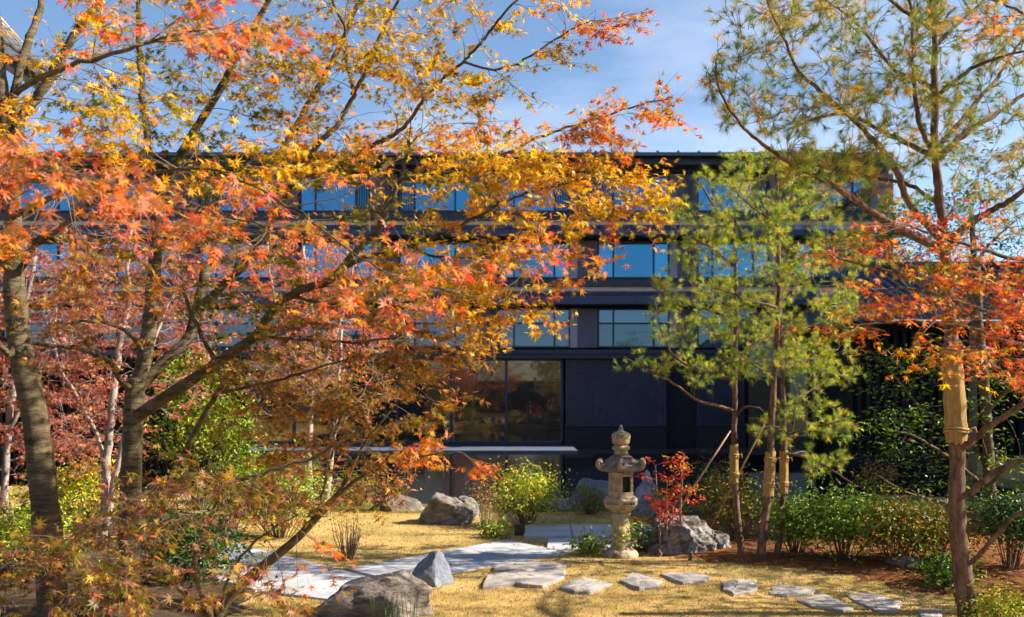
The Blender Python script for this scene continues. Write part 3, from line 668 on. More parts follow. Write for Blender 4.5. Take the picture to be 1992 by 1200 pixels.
# roof: swept hexagon with curled corners
b = MB(); n = 72; V = []; prof = [(.165, 1.035, 0), (.275, 1.052, 1), (.300, 1.066, 1), (.292, 1.098, 1), (.245, 1.135, .55), (.18, 1.185, .15), (.125, 1.228, 0), (.075, 1.252, 0)]
for r, z, wgt in prof:
    for k in range(n):
        a = -math.pi/2 + 2*math.pi*k/n; s = math.pi/3; m_ = ((a + math.pi/2 + s/2) % s) - s/2; hexr = math.cos(s/2)/math.cos(s/2 - abs(m_)) 
        cr = max(0, 1 - abs(m_)/.30)**2; rr = r*(.55+.45*hexr)*(1 + .06*cr*wgt) ; rib = .010*max(0, 1-abs(m_)/.06)*(1 if z > 1.1 else 0)
        V.append((rr*math.cos(a), rr*math.sin(a), z + .045*cr*wgt + rib))
f = []
for i in range(len(prof)-1):
    for k in range(n): a, c = i*n+k, i*n+(k+1) % n; f.append((a, c, c+n, a+n))
f.append(tuple(range(n))[::-1]); f.append(tuple(range((len(prof)-1)*n, len(prof)*n))); b.raw(V, f); kr = b.build('roof', M['lantern_roof'], lan, True)
for i in range(6):                             # curled fern-frond corners
    a = -math.pi/2 + i*math.pi/3; n_ = np.array([math.cos(a), math.sin(a), 0]); pts = [n_*.25 + [0, 0, 1.098], n_*.292 + [0, 0, 1.105], n_*.318 + [0, 0, 1.135], n_*.312 + [0, 0, 1.170], n_*.283 + [0, 0, 1.176], n_*.270 + [0, 0, 1.152]]
    MB().tube(catmull(pts, 4), np.linspace(.034, .022, 21), 8).build('corner_curl', M['lantern'], kr, True)
lathe([(.075, 1.245), (.085, 1.262), (.085, 1.285), (.075, 1.295), (.108, 1.315), (.112, 1.345), (.085, 1.362), (.07, 1.368)], 28, 0, .01).build('finial_base', M['lantern'], lan, True)
lathe([(.075, 1.364), (.103, 1.39), (.113, 1.44), (.116, 1.48), (.108, 1.508), (.08, 1.525), (.04, 1.54), (.026, 1.565), (.02, 1.59), (.010, 1.612)], 28, 0, .006).build('finial', M['lantern'], lan, True)

# the snow-viewing lantern in the left background
L2 = P(552, 966, 20.0); L2.z = float(gz(L2.x, L2.y)); ln2 = thing('snow_viewing_lantern', 'low stone lantern on arched legs behind the left shrubs', 'lantern', L2)
for i in range(4):
    a = math.pi/4 + i*math.pi/2 + .3; n_ = np.array([math.cos(a), math.sin(a), 0])
    MB().tube(catmull([n_*.44+[0, 0, 0], n_*.43+[0, 0, .28], n_*.30+[0, 0, .46], n_*.06+[0, 0, .52]], 5), np.linspace(.10, .13, 16), 10).build('leg', M['lantern_grey'], ln2, True)
lathe([(.30, .48), (.40, .54), (.42, .62), (.36, .66)], 36, 1, .004).build('platform', M['lantern_grey'], ln2)
lathe([(.26, .655), (.26, .98)], 6).build('fire_box', M['lantern_grey'], ln2)
for i in range(6):
    a = -math.pi/2 + math.pi/6 + i*math.pi/3; n_ = Vector((math.cos(a), math.sin(a), 0)); t = Vector((-n_.y, n_.x, 0)); c = n_*(.26*math.cos(math.pi/6)+.003) + Vector((0, 0, .82))
    MB().raw([c-t*.08-Vector((0, 0, .1)), c+t*.08-Vector((0, 0, .1)), c+t*.08+Vector((0, 0, .1)), c-t*.08+Vector((0, 0, .1))], [(0, 1, 2, 3)]).build('opening', M['lantern_dark'], ln2)
lathe([(.30, .975), (.60, 1.0), (.62, 1.04), (.58, 1.07), (.36, 1.18), (.12, 1.26)], 36, .8, .004).build('roof', M['lantern_grey'], ln2)
lathe([(.10, 1.255), (.13, 1.31), (.11, 1.37), (.03, 1.44)], 20).build('finial', M['lantern_grey'], ln2, True)

# ------------------------------------------------------------------ rocks and stepping stones
def rock(label, px, py, wpx, hpx, dpt, m, seed, planes=16, rough=.06, sub_=4, group=None, name='rock', rot=0.0, flat=.62, Yfix=None, sink=.12):
    p = G(px, py) if Yfix is None else P(px, py, Yfix)
    if Yfix is not None: p.z = float(gz(p.x, p.y))
    W = wpx*p.y/F; Hh = hpx*p.y/F; g = np.random.default_rng(seed)
    bm = bmesh.new(); bmesh.ops.create_icosphere(bm, subdivisions=sub_, radius=1.0)
    co = np.array([v.co[:] for v in bm.verts])
    for _ in range(planes):
        n = g.normal(0, 1, 3); n[2] = abs(n[2])*.8 + g.normal(0, .25); n /= np.linalg.norm(n); d = g.uniform(flat, .96)
        ex = co@n - d; co = co - np.outer(np.maximum(ex, 0), n)*.97
    off = Vector(g.uniform(0, 50, 3))
    out = []
    for v in co:
        q_ = Vector(v)
        s = mnoise.fractal(q_*1.7 + off, 1.0, 2.1, 5)*rough*2.2 + (abs(mnoise.noise(q_*4.5 + off)) - .2)*rough*1.1 + mnoise.noise(q_*11 + off)*rough*.35
        out.append(v*(1 + s))
    co = np.array(out); co[:, 2] = np.where(co[:, 2] < -.35, -.35, co[:, 2])
    mn, mxx = co.min(0), co.max(0); co = (co - (mn+mxx)/2)/(mxx-mn)
    co = co*[W, dpt, Hh*(1+sink)]; co[:, 2] += Hh*(1+sink)/2 - Hh*sink
    for v, c in zip(bm.verts, co): v.co = c
    me = bpy.data.meshes.new(name); bm.to_mesh(me); bm.free()
    me.polygons.foreach_set('use_smooth', np.ones(len(me.polygons), bool)); me.materials.append(m)
    try: me.set_sharp_from_angle(angle=R(38))
    except Exception: pass
    o = bpy.data.objects.new(name, me); COL.objects.link(o); o.location = (p.x, p.y + dpt*.35, float(gz(p.x, p.y+dpt*.35))); o.rotation_euler.z = rot
    return tag(o, label, 'rock', group)
rock('large dark layered boulder cut by the bottom edge below the path', 722, 1206, 238, 84, .85, M['rock_brown'], 3, 14, .07, 5)
rock('smooth blue-grey pointed boulder at the edge of the lawn by the path', 843, 1140, 90, 66, .45, M['rock_grey'], 12, 12, .045, 5, flat=.6)
rock('brown leaning boulder on the lit lawn near the pond', 864, 1021, 122, 62, .8, M['rock_brown'], 21, 14, .07, 5)
rock('flat pale stone at pond edge right behind the leaning boulder', 906, 1003, 58, 36, .5, M['rock_pale'], 5, 12, .05)
rock('dark low stone at pond edge left of the leaning boulder', 770, 996, 110, 34, .6, M['rock_brown'], 6, 12, .06)
rock('dark flat-topped boulder behind the clipped mound left of the lantern', 1160, 1000, 120, 52, .9, M['rock_grey'], 14, 14, .06, Yfix=18.2)
rock('tall pale upright stone between the tall lantern and red nandina', 1266, 1012, 64, 88, .6, M['rock_light'], 33, 12, .06, 5, Yfix=16.6)
rock('big pitted pale boulder under the red nandina right of the lantern', 1330, 1080, 168, 74, 1.0, M['rock_pale'], 41, 18, .12, 5)
rock('small pitted stone at the right end of the big boulder', 1398, 1072, 58, 36, .45, M['rock_pale'], 47, 12, .1)
rock('flat stone half buried in mulch under the right-hand shrubs', 1770, 1108, 70, 24, .4, M['rock_pale'], 52, 12, .08)
rock('small dark stone at the foot of the yellow-green shrub', 1085, 1000, 70, 22, .5, M['rock_pale'], 55, 12, .08, Yfix=17.4)
rock('tiny flat stone beside the foot of the tall lantern', 1175, 1072, 34, 10, .25, M['rock_brown'], 57, 10, .05, 3)

def stepping(label, pts, top=.045, seed=0):
    g = np.random.default_rng(seed); c0 = np.mean(pts, 0); cg = G(*c0); z = float(gz(cg.x, cg.y))
    w_ = []
    for i in range(len(pts)):
        a, b_ = np.array(pts[i], float), np.array(pts[(i+1) % len(pts)], float)
        for t in (0, .33, .66): w_.append(a + (b_-a)*t)
    wp = []
    for a in w_:
        Y = (H - z - top)*F/(a[1] - YH); wp.append(((a[0]-CX)/F*Y - cg.x + g.normal(0, .012), Y - cg.y + g.normal(0, .015)))
    wp = np.array(wp); n = len(wp); c = wp.mean(0); V = []; fcs = []
    for s, zz in ((1.0, -.08), (1.0, top-.010), (.965, top), (.6, top+.004), (.25, top+.003)):
        for q_ in wp: V.append((*(c + (q_-c)*s), zz + (g.normal(0, .003) if zz > 0 else 0)))
    for l in range(4):
        for k in range(n): fcs.append((l*n+k, l*n+(k+1) % n, (l+1)*n+(k+1) % n, (l+1)*n+k))
    fcs.append(tuple(range(4*n, 5*n)))
    o = MB().raw(V, fcs).build('stepping_stone', M['step'])
    bm = bmesh.new(); bm.from_mesh(o.data); bmesh.ops.recalc_face_normals(bm, faces=bm.faces); bm.to_mesh(o.data); bm.free()
    o.location = (cg.x, cg.y, z); return tag(o, label, 'stepping stone', 'stepping stones across the lawn')
stepping('long pale stepping stone furthest back beside the paved path', [(975, 1092), (1040, 1089), (1104, 1098), (1100, 1106), (1030, 1108), (955, 1106)], .02, 1)
stepping('broad flat stepping stone at the left end of the row', [(945, 1118), (1000, 1108), (1102, 1108), (1095, 1122), (1058, 1137), (1000, 1133), (940, 1139)], .026, 2)
stepping('stepping stone with a pointed right end, second in the front row from left', [(1083, 1140), (1125, 1123), (1165, 1126), (1190, 1135), (1148, 1150), (1120, 1149)], .02, 3)
stepping('wedge-shaped stepping stone directly below the tall lantern', [(1206, 1128), (1235, 1111), (1288, 1130), (1282, 1140), (1240, 1142)], .02, 4)
stepping('long low stepping stone just right of the wedge-shaped one', [(1284, 1115), (1340, 1110), (1384, 1120), (1372, 1128), (1328, 1133)], .02, 5)
stepping('squarish stepping stone midway along the row', [(1402, 1132), (1435, 1125), (1474, 1128), (1472, 1148), (1430, 1153), (1406, 1146)], .02, 6)
stepping('narrow stepping stone right of the squarish one', [(1500, 1142), (1520, 1136), (1588, 1145), (1584, 1153), (1530, 1157), (1500, 1153)], .02, 7)
stepping('pointed stepping stone nearest the bottom edge', [(1552, 1168), (1600, 1155), (1632, 1167), (1662, 1183), (1640, 1187), (1580, 1178)], .02, 8)
stepping('big kite-shaped stepping stone near the right trunk', [(1646, 1155), (1700, 1152), (1756, 1170), (1745, 1190), (1715, 1192), (1680, 1176)], .02, 9)
stepping('last stepping stone cut by the bottom edge beside the right trunk', [(1788, 1184), (1832, 1186), (1832, 1206), (1800, 1212)], .02, 10)

# little things on the ground
lb = thing('ground_lamp', 'small black square garden lamp at the end of the path', 'lamp', G(1011, 1041))
b = MB().box(-.075, .075, -.06, .06, -.02, .14).box(-.085, .085, -.07, .07, .142, .155).build('housing', M['box'], lb); MB().box(-.05, .05, -.064, -.061, .05, .11).build('lens', M['glass_dark'], lb)
for i, (px, py, lab) in enumerate(((1285, 1083, 'short cut wooden peg leaning in the mulch below the nandina'), (1344, 1090, 'stubby grey peg at the lawn edge right of the nandina'))):
    p = G(px, py); o = MB().tube([(-.02, 0, -.03), (0, 0, .04), (-.03 if i == 0 else .01, 0, .085)], [.022, .026, .018], 8).raw([(-.10, 0, .075), (-.02, -.012, .09), (-.02, .012, .09), (-.02, 0, .07)], [(0, 1, 2), (0, 3, 1), (0, 2, 3)]).build('peg', M['bark_pine'], None, True); o.location = p; tag(o, lab, 'peg')

# ------------------------------------------------------------------ shrubs
def shrub(name, label, px, py, wpx, hpx, depth, n, pal, size, seed, stems=9, cat='shrub', dense=1.0, shape='dome', Yfix=None, group=None, tilt=.7, core=True, tm=None, mt=None):
    p = G(px, py) if Yfix is None else P(px, py, Yfix)
    if Yfix: p.z = float(gz(p.x, p.y))
    W, Hh = wpx*p.y/F/2, hpx*p.y/F; g = np.random.default_rng(seed); root = thing(name, label, cat, p, group)
    st = MB(); pos = []; nd = []; td = []
    tips = []
    for i in range(stems*4):
        a = g.uniform(0, 2*math.pi); r = math.sqrt(g.uniform(0, 1)); zt_ = g.uniform(.45, 1.0)
        lim = math.sqrt(max(.05, 1 - (zt_*.92)**2)) if shape == 'dome' else (.35+.65*zt_ if shape == 'vase' else 1.0)
        e = np.array([W*r*math.cos(a)*lim, depth/2*r*math.sin(a)*lim, Hh*zt_*g.uniform(.85, 1.08)]); s = e*[.25, .25, 0] + [0, 0, -.02]
        m_ = (s+e)/2 + g.normal(0, .04*Hh, 3); st.tube([s, m_, e], [.007, .005, .002], 4, cap=False); tips.append((e, e-m_))
    k = max(1, n//len(tips))
    sig = .16*min(W, Hh)+.05
    for e, d in tips:
        c = e + g.normal(0, sig, (k, 3))*[1.3, 1.3, .9]; c[:, 2] = np.maximum(c[:, 2], .02)
        pos.append(c); o_ = c/np.array([W, depth/2, Hh]); o_ = o_/np.maximum(np.linalg.norm(o_, axis=1, keepdims=True), .01)
        nd.append(o_*.6 + [0, 0, .6] + g.normal(0, tilt, (k, 3))); td.append(o_*.8 + g.normal(0, .6, (k, 3)) + [0, 0, .2])
    pos, nd, td = np.concatenate(pos), np.concatenate(nd), np.concatenate(td)
    st.build('stems', M['bark_twig'], root, True)
    V, T_, C = scatter(tm or BL, pos, frames(nd, td), size*g.uniform(.7, 1.25, len(pos)), colors(pal, len(pos), g), g=g)
    o = link('foliage', tri_mesh('foliage', V, T_, C, mt or M['leaf_green']), root); o['kind'] = 'stuff'
    return root
shrub('rounded_shrub', 'bright yellow-green rounded shrub left of the tall lantern', 1022, 1022, 140, 92, .9, 3000, 'yellowgreen', .055, 1)
shrub('clipped_mound', 'low dark clipped mound in shade just left of the tall lantern', 1150, 1004, 78, 48, .7, 2200, 'azalea', .035, 2, Yfix=16.8)
shrub('spindly_shrub', 'thin upright russet shrub on the lawn left of the yellow-green shrub', 944, 1040, 46, 120, .4, 420, 'russet', .035, 3, 4, shape='vase')
shrub('grass_tuft_plant', 'small pale tuft at the foot of the spindly russet shrub', 958, 1046, 44, 22, .3, 300, 'lime', .06, 4, 5)
shrub('evergreen_shrub', 'large leafy green shrub below the snow-viewing lantern', 545, 1045, 230, 125, 1.4, 5200, 'lime', .06, 5)
shrub('evergreen_shrub', 'dark green bush at lower left behind the maple trunk', 372, 1128, 170, 100, 1.1, 3600, 'deepgreen', .06, 6)
shrub('evergreen_shrub', 'low green bush in front of the left tree trunks', 60, 1120, 190, 110, 1.0, 2600, 'lime', .055, 7)
shrub('bare_twig_shrub', 'nearly bare purplish twiggy bush on the sunlit lawn', 678, 1090, 84, 88, .6, 330, 'dusk', .028, 8, 9, shape='vase')
shrub('low_russet_shrub', 'sparse russet shrub at the pond edge by the dark low stone', 745, 1000, 110, 72, .7, 700, 'russet', .05, 9, 6, Yfix=17.2)
shrub('low_russet_shrub', 'thin green and rust shrub by the leaning boulder', 700, 985, 120, 60, .7, 700, 'azalea', .05, 10, 6, Yfix=18.0)
shrub('lantern_foot_shrub', 'small leafy plant growing against the post of the tall lantern', 1206, 1090, 44, 72, .22, 260, 'yellowgreen', .045, 11, 3, shape='vase', Yfix=12.1)
shrub('leafy_tuft', 'yellow flowered leafy tuft right of the tall lantern base', 1240, 1076, 52, 50, .3, 300, 'leafgreen', .06, 12, 3, Yfix=12.7)
shrub('grassy_tuft', 'small grassy clump left of the tall lantern base', 1143, 1078, 40, 24, .3, 300, 'lime', .07, 13, 4)
# long hedge-like shrubs on the right bank
for i, (px, py, wp_, hp_, pal, n, lab) in enumerate((
    (1432, 1052, 150, 110, 'azalea', 2400, 'mixed green and rust shrub directly behind the single wrapped pine'),
    (1545, 1080, 110, 95, 'leafgreen', 2000, 'green shrub just right of the paired pine trunks'),
    (1640, 1090, 170, 116, 'leafgreen', 3600, 'glossy green shrub in the middle of the right bank'),
    (1740, 1100, 160, 112, 'azalea', 3200, 'yellowing azalea near the right-hand trunk'),
    (1820, 1100, 110, 100, 'azalea', 1900, 'thin olive shrub just left of the right-hand trunk'),
    (1965, 1110, 150, 130, 'deepgreen', 2600, 'dark green shrub at the right edge behind the trunk'))):
    shrub('bank_shrub', lab, px, py, wp_, hp_, .9, n, pal, .055, 30+i, 8, group='shrubs along the right bank')
shrub('fern_clump', 'low light green ground plant below the olive shrub', 1845, 1140, 130, 40, .6, 900, 'leafgreen', .06, 40, 5)
shrub('yellow_azalea', 'low yellow azalea in the bottom right corner', 1950, 1222, 160, 56, .6, 1700, 'yellowgreen', .035, 41, 6)
for i, (px, py, wp_, hp_, Yf, pal, lab) in enumerate(((1375, 1000, 150, 90, 16.5, 'deepgreen', 'dark shaded bush behind the red nandina'), (1400, 985, 60, 110, 15.6, 'russet', 'thin reddish shrub in shade behind the single wrapped pine'), (1290, 1010, 90, 60, 15.6, 'leafgreen', 'low green plant at the foot of the upright stone'), (1700, 985, 90, 120, 15.0, 'russet', 'reddish leafy shoots above the right bank shrubs'))):
    shrub('shade_shrub', lab, px, py, wp_, hp_, .8, 1300 if i == 0 else 500, pal, .055, 50+i, 5, Yfix=Yf, shape='dome' if i in (0, 2) else 'vase')
shrub('broad_evergreen', 'lime green evergreen bush in the left background behind the maple fork', 385, 905, 190, 270, 1.8, 6500, 'lime', .075, 60, 12, Yfix=16.8)
shrub('broad_evergreen', 'green bush beneath the snow-viewing lantern at pond edge', 470, 960, 180, 90, 1.4, 2600, 'leafgreen', .065, 61, 8, Yfix=18.3)
shrub('broad_evergreen', 'yellow-green low bush behind the left tree trunks', 150, 1040, 220, 110, 1.4, 3200, 'yellowgreen', .06, 62, 8)

# red nandina with canes
np_ = G(1312, 1078); nd_root = thing('nandina_shrub', 'red-leaved nandina with bare upright canes over the pitted boulder', 'shrub', np_)
g = np.random.default_rng(77); pos = []; nd = []; td = []; col = []; cn = 0
for (bx, by, tx, ty) in ((1290, 1075, 1275, 905), (1300, 1078, 1298, 930), (1306, 1080, 1310, 985), (1316, 1080, 1326, 915), (1322, 1080, 1330, 890), (1330, 1080, 1322, 960), (1284, 1070, 1282, 985)):
    Yc = np_.y + g.uniform(-.15, .2); a, e = P(bx, by, Yc), P(tx, ty, Yc); a = np.array(a) - np.array(np_); e = np.array(e) - np.array(np_); a[2] = -.03
    c = catmull([a, (a+e)/2 + g.normal(0, .012, 3), e], 6); MB().tube(c, np.linspace(.011, .007, len(c)), 6).build('cane', M['bamboo'], nd_root, True)
    for k in range(7):
        t = c[-1 - (k % 3)*2]; az = g.uniform(0, 2*math.pi); L = g.uniform(.12, .32); tip = t + np.array([math.cos(az)*L, math.sin(az)*L, g.uniform(-.01, .09)])
        tw = MB().tube([t, (t+tip)/2 + [0, 0, .02], tip], [.003, .0022, .001], 4); tw.build('leaf_stalk', M['bark_twig'], nd_root)
        n = 16; u = g.uniform(.35, 1.1, n)[:, None]; p_ = t + (tip-t)*u + g.normal(0, .022, (n, 3)); pos.append(p_)
        dv = (tip-t)/np.linalg.norm(tip-t); td.append(np.repeat(dv[None], n, 0) + g.normal(0, .7, (n, 3))); nd.append(np.array([0, 0, 1.0]) + g.normal(0, .5, (n, 3))); col.append(colors('nandina_top' if (t[2] > .72 and tx > 1300) else 'crimson', n, g))
V, T_, C = scatter(BL, np.concatenate(pos), frames(np.concatenate(nd), np.concatenate(td)), .052*g.uniform(.7, 1.2, sum(len(x) for x in pos)), np.concatenate(col), g=g)
o = link('foliage', tri_mesh('foliage', V, T_, C, M['leaf']), nd_root); o['kind'] = 'stuff'

# ------------------------------------------------------------------ maples
def hand_leaves(pl, size, per, near=300, name='crown', tm=(T7, T7b), **kw):
    pos, fr, sz, col = maple_leaves(pl, size, per, tm[0], **kw)
    rest = leaf_objects(pl.root, tm, pos, fr, sz, col, M['leaf'], pl.g, near) if near else np.arange(len(pos))
    tree_done(pl, name, pos[rest], fr[rest], sz[rest], col[rest], T7, M['leaf']); pl.finish_twigs(); localise(pl.root)

# 1. the main maple: forked trunk, limbs sweeping up and to the right
b0 = P(244, 1215, 8.0); b0.z = float(gz(b0.x, b0.y))
mp1 = Plant(thing('maple_tree', 'golden maple whose trunk forks low into long olive limbs', 'tree', b0), M['bark_maple'], M['bark_twig'], 1)
c, r = limb(([(244, 1235, 8.0), (250, 1100, 8.0), (254, 950, 8.0), (258, 850, 8.0), (262, 770, 8.0), (266, 735, 8.0)], 23, 17.5)); r[:3] *= [1.25, 1.12, 1.05]; mp1.stem('trunk', c, r, 14)
M1 = [
 ([(262, 770, 8.0), (284, 680, 8.02), (296, 575, 8.05), (305, 450, 8.1), (312, 385, 8.1), (310, 360, 8.12)], 16, 11),
 ([(311, 375, 8.1), (296, 340, 8.15), (285, 250, 8.2), (272, 125, 8.3), (270, 0, 8.3), (262, -130, 8.4)], 10, 4.5),
 ([(311, 372, 8.1), (340, 320, 8.0), (370, 270, 7.9), (425, 180, 7.8), (462, 108, 7.7), (505, 35, 7.6), (565, -80, 7.5)], 10, 5),
 ([(264, 760, 8.0), (322, 700, 8.1), (365, 660, 8.2), (385, 590, 8.3), (402, 525, 8.4), (432, 465, 8.5), (475, 420, 8.6), (505, 370, 8.7), (540, 310, 8.8), (590, 220, 8.9), (630, 150, 9.0), (665, 80, 9.0), (705, -10, 9.0), (740, -90, 9.0)], 12, 4),
 ([(262, 812, 8.0), (312, 780, 7.9), (362, 745, 7.8), (415, 710, 7.7), (452, 685, 7.6), (500, 650, 7.5), (535, 600, 7.4), (580, 565, 7.3), (630, 550, 7.2), (660, 528, 7.15), (682, 500, 7.1), (712, 470, 7.1), (740, 435, 7.0), (760, 395, 7.0), (775, 360, 7.0), (787, 320, 7.0), (795, 272, 7.0)], 13, 3.6),
 ([(385, 600, 8.3), (425, 565, 8.2), (470, 520, 8.1), (505, 470, 8.0), (550, 390, 7.9), (585, 330, 7.85), (620, 280, 7.8), (655, 245, 7.8), (676, 210, 7.8), (688, 175, 7.8), (673, 115, 7.8), (670, 50, 7.8), (645, 0, 7.8), (640, -60, 7.8)], 9, 2.5),
 ([(684, 185, 7.8), (715, 135, 7.75), (735, 80, 7.7), (760, 30, 7.7), (785, -20, 7.6), (805, -70, 7.6)], 4.5, 2.5),
 ([(560, 372, 7.9), (590, 343, 7.8), (645, 325, 7.7), (690, 300, 7.6), (730, 280, 7.5), (770, 260, 7.4), (800, 230, 7.4), (820, 200, 7.3), (845, 170, 7.3), (870, 145, 7.2), (900, 120, 7.2), (930, 90, 7.1), (950, 65, 7.1), (990, 15, 7.0), (1040, -30, 7.0)], 5.5, 2.2),
 ([(664, 525, 7.15), (700, 505, 7.1), (745, 492, 7.0), (800, 480, 6.9), (870, 450, 6.8), (930, 420, 6.7), (1000, 385, 6.6), (1080, 360, 6.5), (1160, 345, 6.4)], 5.5, 1.8),
 ([(800, 480, 6.9), (850, 500, 6.8), (920, 500, 6.7), (1000, 490, 6.6), (1080, 500, 6.5)], 3.2, 1.5),
 ([(560, 575, 7.35), (640, 590, 7.2), (740, 590, 7.1), (830, 585, 7.0), (930, 590, 6.9), (1010, 600, 6.8)], 4.5, 1.5),
 ([(500, 650, 7.5), (580, 660, 7.4), (660, 665, 7.3), (740, 660, 7.2), (830, 640, 7.1)], 4.5, 1.5),
 ([(775, 350, 7.0), (830, 340, 6.9), (900, 330, 6.8), (980, 300, 6.7), (1060, 262, 6.6), (1150, 235, 6.5), (1240, 205, 6.4), (1310, 190, 6.4)], 4.2, 1.4),
 ([(900, 120, 7.2), (960, 135, 7.1), (1020, 115, 7.0), (1090, 70, 7.0), (1150, 40, 7.0)], 3.0, 1.3),
 ([(268, 905, 8.0), (300, 985, 7.7), (330, 930, 7.5), (360, 880, 7.3), (400, 800, 7.2), (430, 750, 7.1), (426, 720, 7.1), (402, 670, 7.1), (372, 610, 7.0), (356, 565, 7.0)], 7.5, 3.5),
 ([(420, 765, 7.15), (470, 755, 7.1), (540, 740, 7.0), (620, 715, 6.9), (700, 690, 6.8)], 4.5, 1.6),
 ([(258, 755, 8.0), (236, 742, 7.8), (215, 705, 7.6), (155, 678, 7.2), (110, 672, 7.0), (0, 660, 6.6), (-80, 650, 6.4)], 6, 3.5),
 ([(284, 690, 8.0), (240, 640, 7.8), (170, 625, 7.5), (100, 640, 7.3)], 5, 2.0),
]
M1[14] = ([(254, 990, 8.0), (290, 985, 7.7), (330, 930, 7.5), (360, 880, 7.3), (400, 800, 7.2), (430, 750, 7.1), (426, 720, 7.1), (402, 670, 7.1), (372, 610, 7.0), (356, 565, 7.0)], 7.5, 3.5)
sub(mp1, M1)
g = mp1.g
REG = [  # cx cy rx ry Y0 Y1 n palette angle
 (520, 60, 330, 110, 7.0, 9.0, 70, 'yellow', 0), (800, 60, 190, 100, 6.8, 8.2, 46, 'yellow', 0), (640, 200, 260, 110, 6.8, 8.6, 56, 'yellow', 0),
 (430, 190, 200, 130, 6.8, 8.6, 36, 'green', 0), (880, 190, 130, 100, 6.6, 7.6, 22, 'yellow', 0), (330, 420, 190, 130, 6.8, 8.4, 30, 'brown', 0),
 (1010, 130, 90, 40, 6.8, 7.2, 9, 'yellow', -40), (1130, 60, 100, 28, 6.8, 7.1, 11, 'orange', -18), (1080, 10, 70, 20, 6.8, 7.2, 5, 'gold', -30),
 (760, 300, 260, 60, 6.6, 8.2, 44, 'gold', 0), (560, 400, 200, 110, 6.8, 8.4, 34, 'green', 0), (800, 390, 160, 70, 6.6, 7.8, 22, 'green', 0),
 (960, 320, 150, 55, 6.2, 7.2, 30, 'gold', 0), (1110, 355, 165, 55, 6.0, 6.9, 46, 'gold', 8), (1180, 235, 150, 36, 6.2, 6.7, 24, 'orange', -14), (1235, 380, 60, 30, 6.1, 6.6, 8, 'yellow', 10), (1190, 425, 60, 20, 6.3, 6.6, 3, 'orange', 20),
 (1000, 450, 130, 60, 6.1, 7.0, 26, 'gold', 0), (880, 490, 150, 60, 6.2, 7.2, 26, 'yellow', 0), (1100, 500, 90, 40, 6.1, 6.7, 9, 'orange', 20),
 (800, 560, 180, 50, 6.4, 7.4, 28, 'gold', 0), (960, 600, 120, 55, 6.3, 7.1, 25, 'gold', 0), (680, 620, 190, 60, 6.6, 7.8, 34, 'brown', 0), (860, 680, 130, 50, 6.4, 7.3, 15, 'brown', 0),
 (620, 720, 190, 70, 6.4, 7.6, 34, 'brown', 0), (780, 770, 110, 60, 6.4, 7.2, 12, 'brown', 0), (520, 800, 120, 70, 6.6, 7.8, 14, 'dusk', 0),
 (430, 640, 110, 90, 6.9, 8.4, 12, 'green', 0), (480, 540, 120, 80, 6.9, 8.3, 14, 'green', 0), (150, 640, 150, 70, 6.2, 7.6, 10, 'brown', 0), (220, 150, 130, 120, 7.4, 8.8, 22, 'green', 0),
]
for (cx, cy, rx, ry, y0, y1, n, pal, ang) in REG: mp1.grow(ell(cx, cy, rx, ry, y0, y1, n, g, ang), pal)
hand_leaves(mp1, .038, 27)

# 2. slender maple leaning out of the lower left
b0 = P(372, 1330, 7.0); b0.z = float(gz(b0.x, b0.y))
mp2 = Plant(thing('maple_tree', 'slender maple leaning right over the path from the lower left', 'tree', b0), M['bark_maple'], M['bark_twig'], 2)
c, r = limb(([(372, 1345, 7.0), (415, 1215, 7.0), (455, 1150, 6.98), (500, 1110, 6.95), (545, 1075, 6.9), (585, 1040, 6.9), (630, 990, 6.85)], 12, 7.5)); mp2.stem('trunk', c, r, 10)
sub(mp2, [([(630, 990, 6.85), (665, 950, 6.8), (690, 900, 6.8), (706, 868, 6.8), (760, 800, 6.8)], 6.5, 2), ([(645, 972, 6.85), (700, 930, 6.7), (735, 905, 6.6), (830, 885, 6.5), (900, 880, 6.4)], 4.2, 1.3), ([(612, 1008, 6.9), (632, 940, 6.9), (650, 860, 6.9), (660, 780, 6.9)], 3.2, 1.5),
 ([(430, 1190, 7.0), (445, 1120, 6.6), (500, 1050, 6.2), (580, 1000, 5.9)], 4, 1.5), ([(415, 1215, 7.0), (330, 1130, 6.5), (230, 1090, 6.0), (120, 1080, 5.6), (20, 1060, 5.2)], 6, 2.0), ([(415, 1215, 7.0), (380, 1100, 6.4), (420, 980, 6.0), (445, 940, 5.9), (490, 930, 5.8), (550, 907, 5.8), (610, 892, 5.8), (657, 862, 5.8), (690, 840, 5.8)], 6, 2.2)])
for (cx, cy, rx, ry, y0, y1, n, pal, ang) in [(640, 830, 90, 60, 6.4, 7.0, 12, 'brown', 0), (720, 860, 80, 60, 6.3, 7.0, 11, 'brown', 0), (860, 885, 110, 26, 6.2, 6.8, 10, 'orange', 8), (640, 950, 110, 60, 6.2, 7.0, 11, 'brown', 0), (500, 960, 90, 60, 5.4, 6.4, 11, 'dusk', 0),
   (420, 940, 110, 60, 5.0, 6.4, 12, 'dusk', 0), (330, 1000, 160, 70, 4.8, 6.4, 17, 'dusk', 0), (150, 1000, 180, 80, 4.6, 6.2, 16, 'dusk', 0), (90, 1110, 130, 80, 4.4, 6.0, 21, 'dusk', 0), (280, 1130, 160, 60, 4.6, 6.2, 18, 'dusk', 0), (470, 1120, 70, 50, 5.0, 6.2, 5, 'dusk', 0), (600, 1100, 60, 60, 5.8, 6.6, 3, 'orange', 0), (560, 1190, 80, 30, 5.4, 6, 3, 'brown', 0), (600, 880, 70, 30, 6.6, 7, 5, 'orange', 0)]:
    mp2.grow(ell(cx, cy, rx, ry, y0, y1, n, mp2.g, ang), pal)
hand_leaves(mp2, .046, 19)

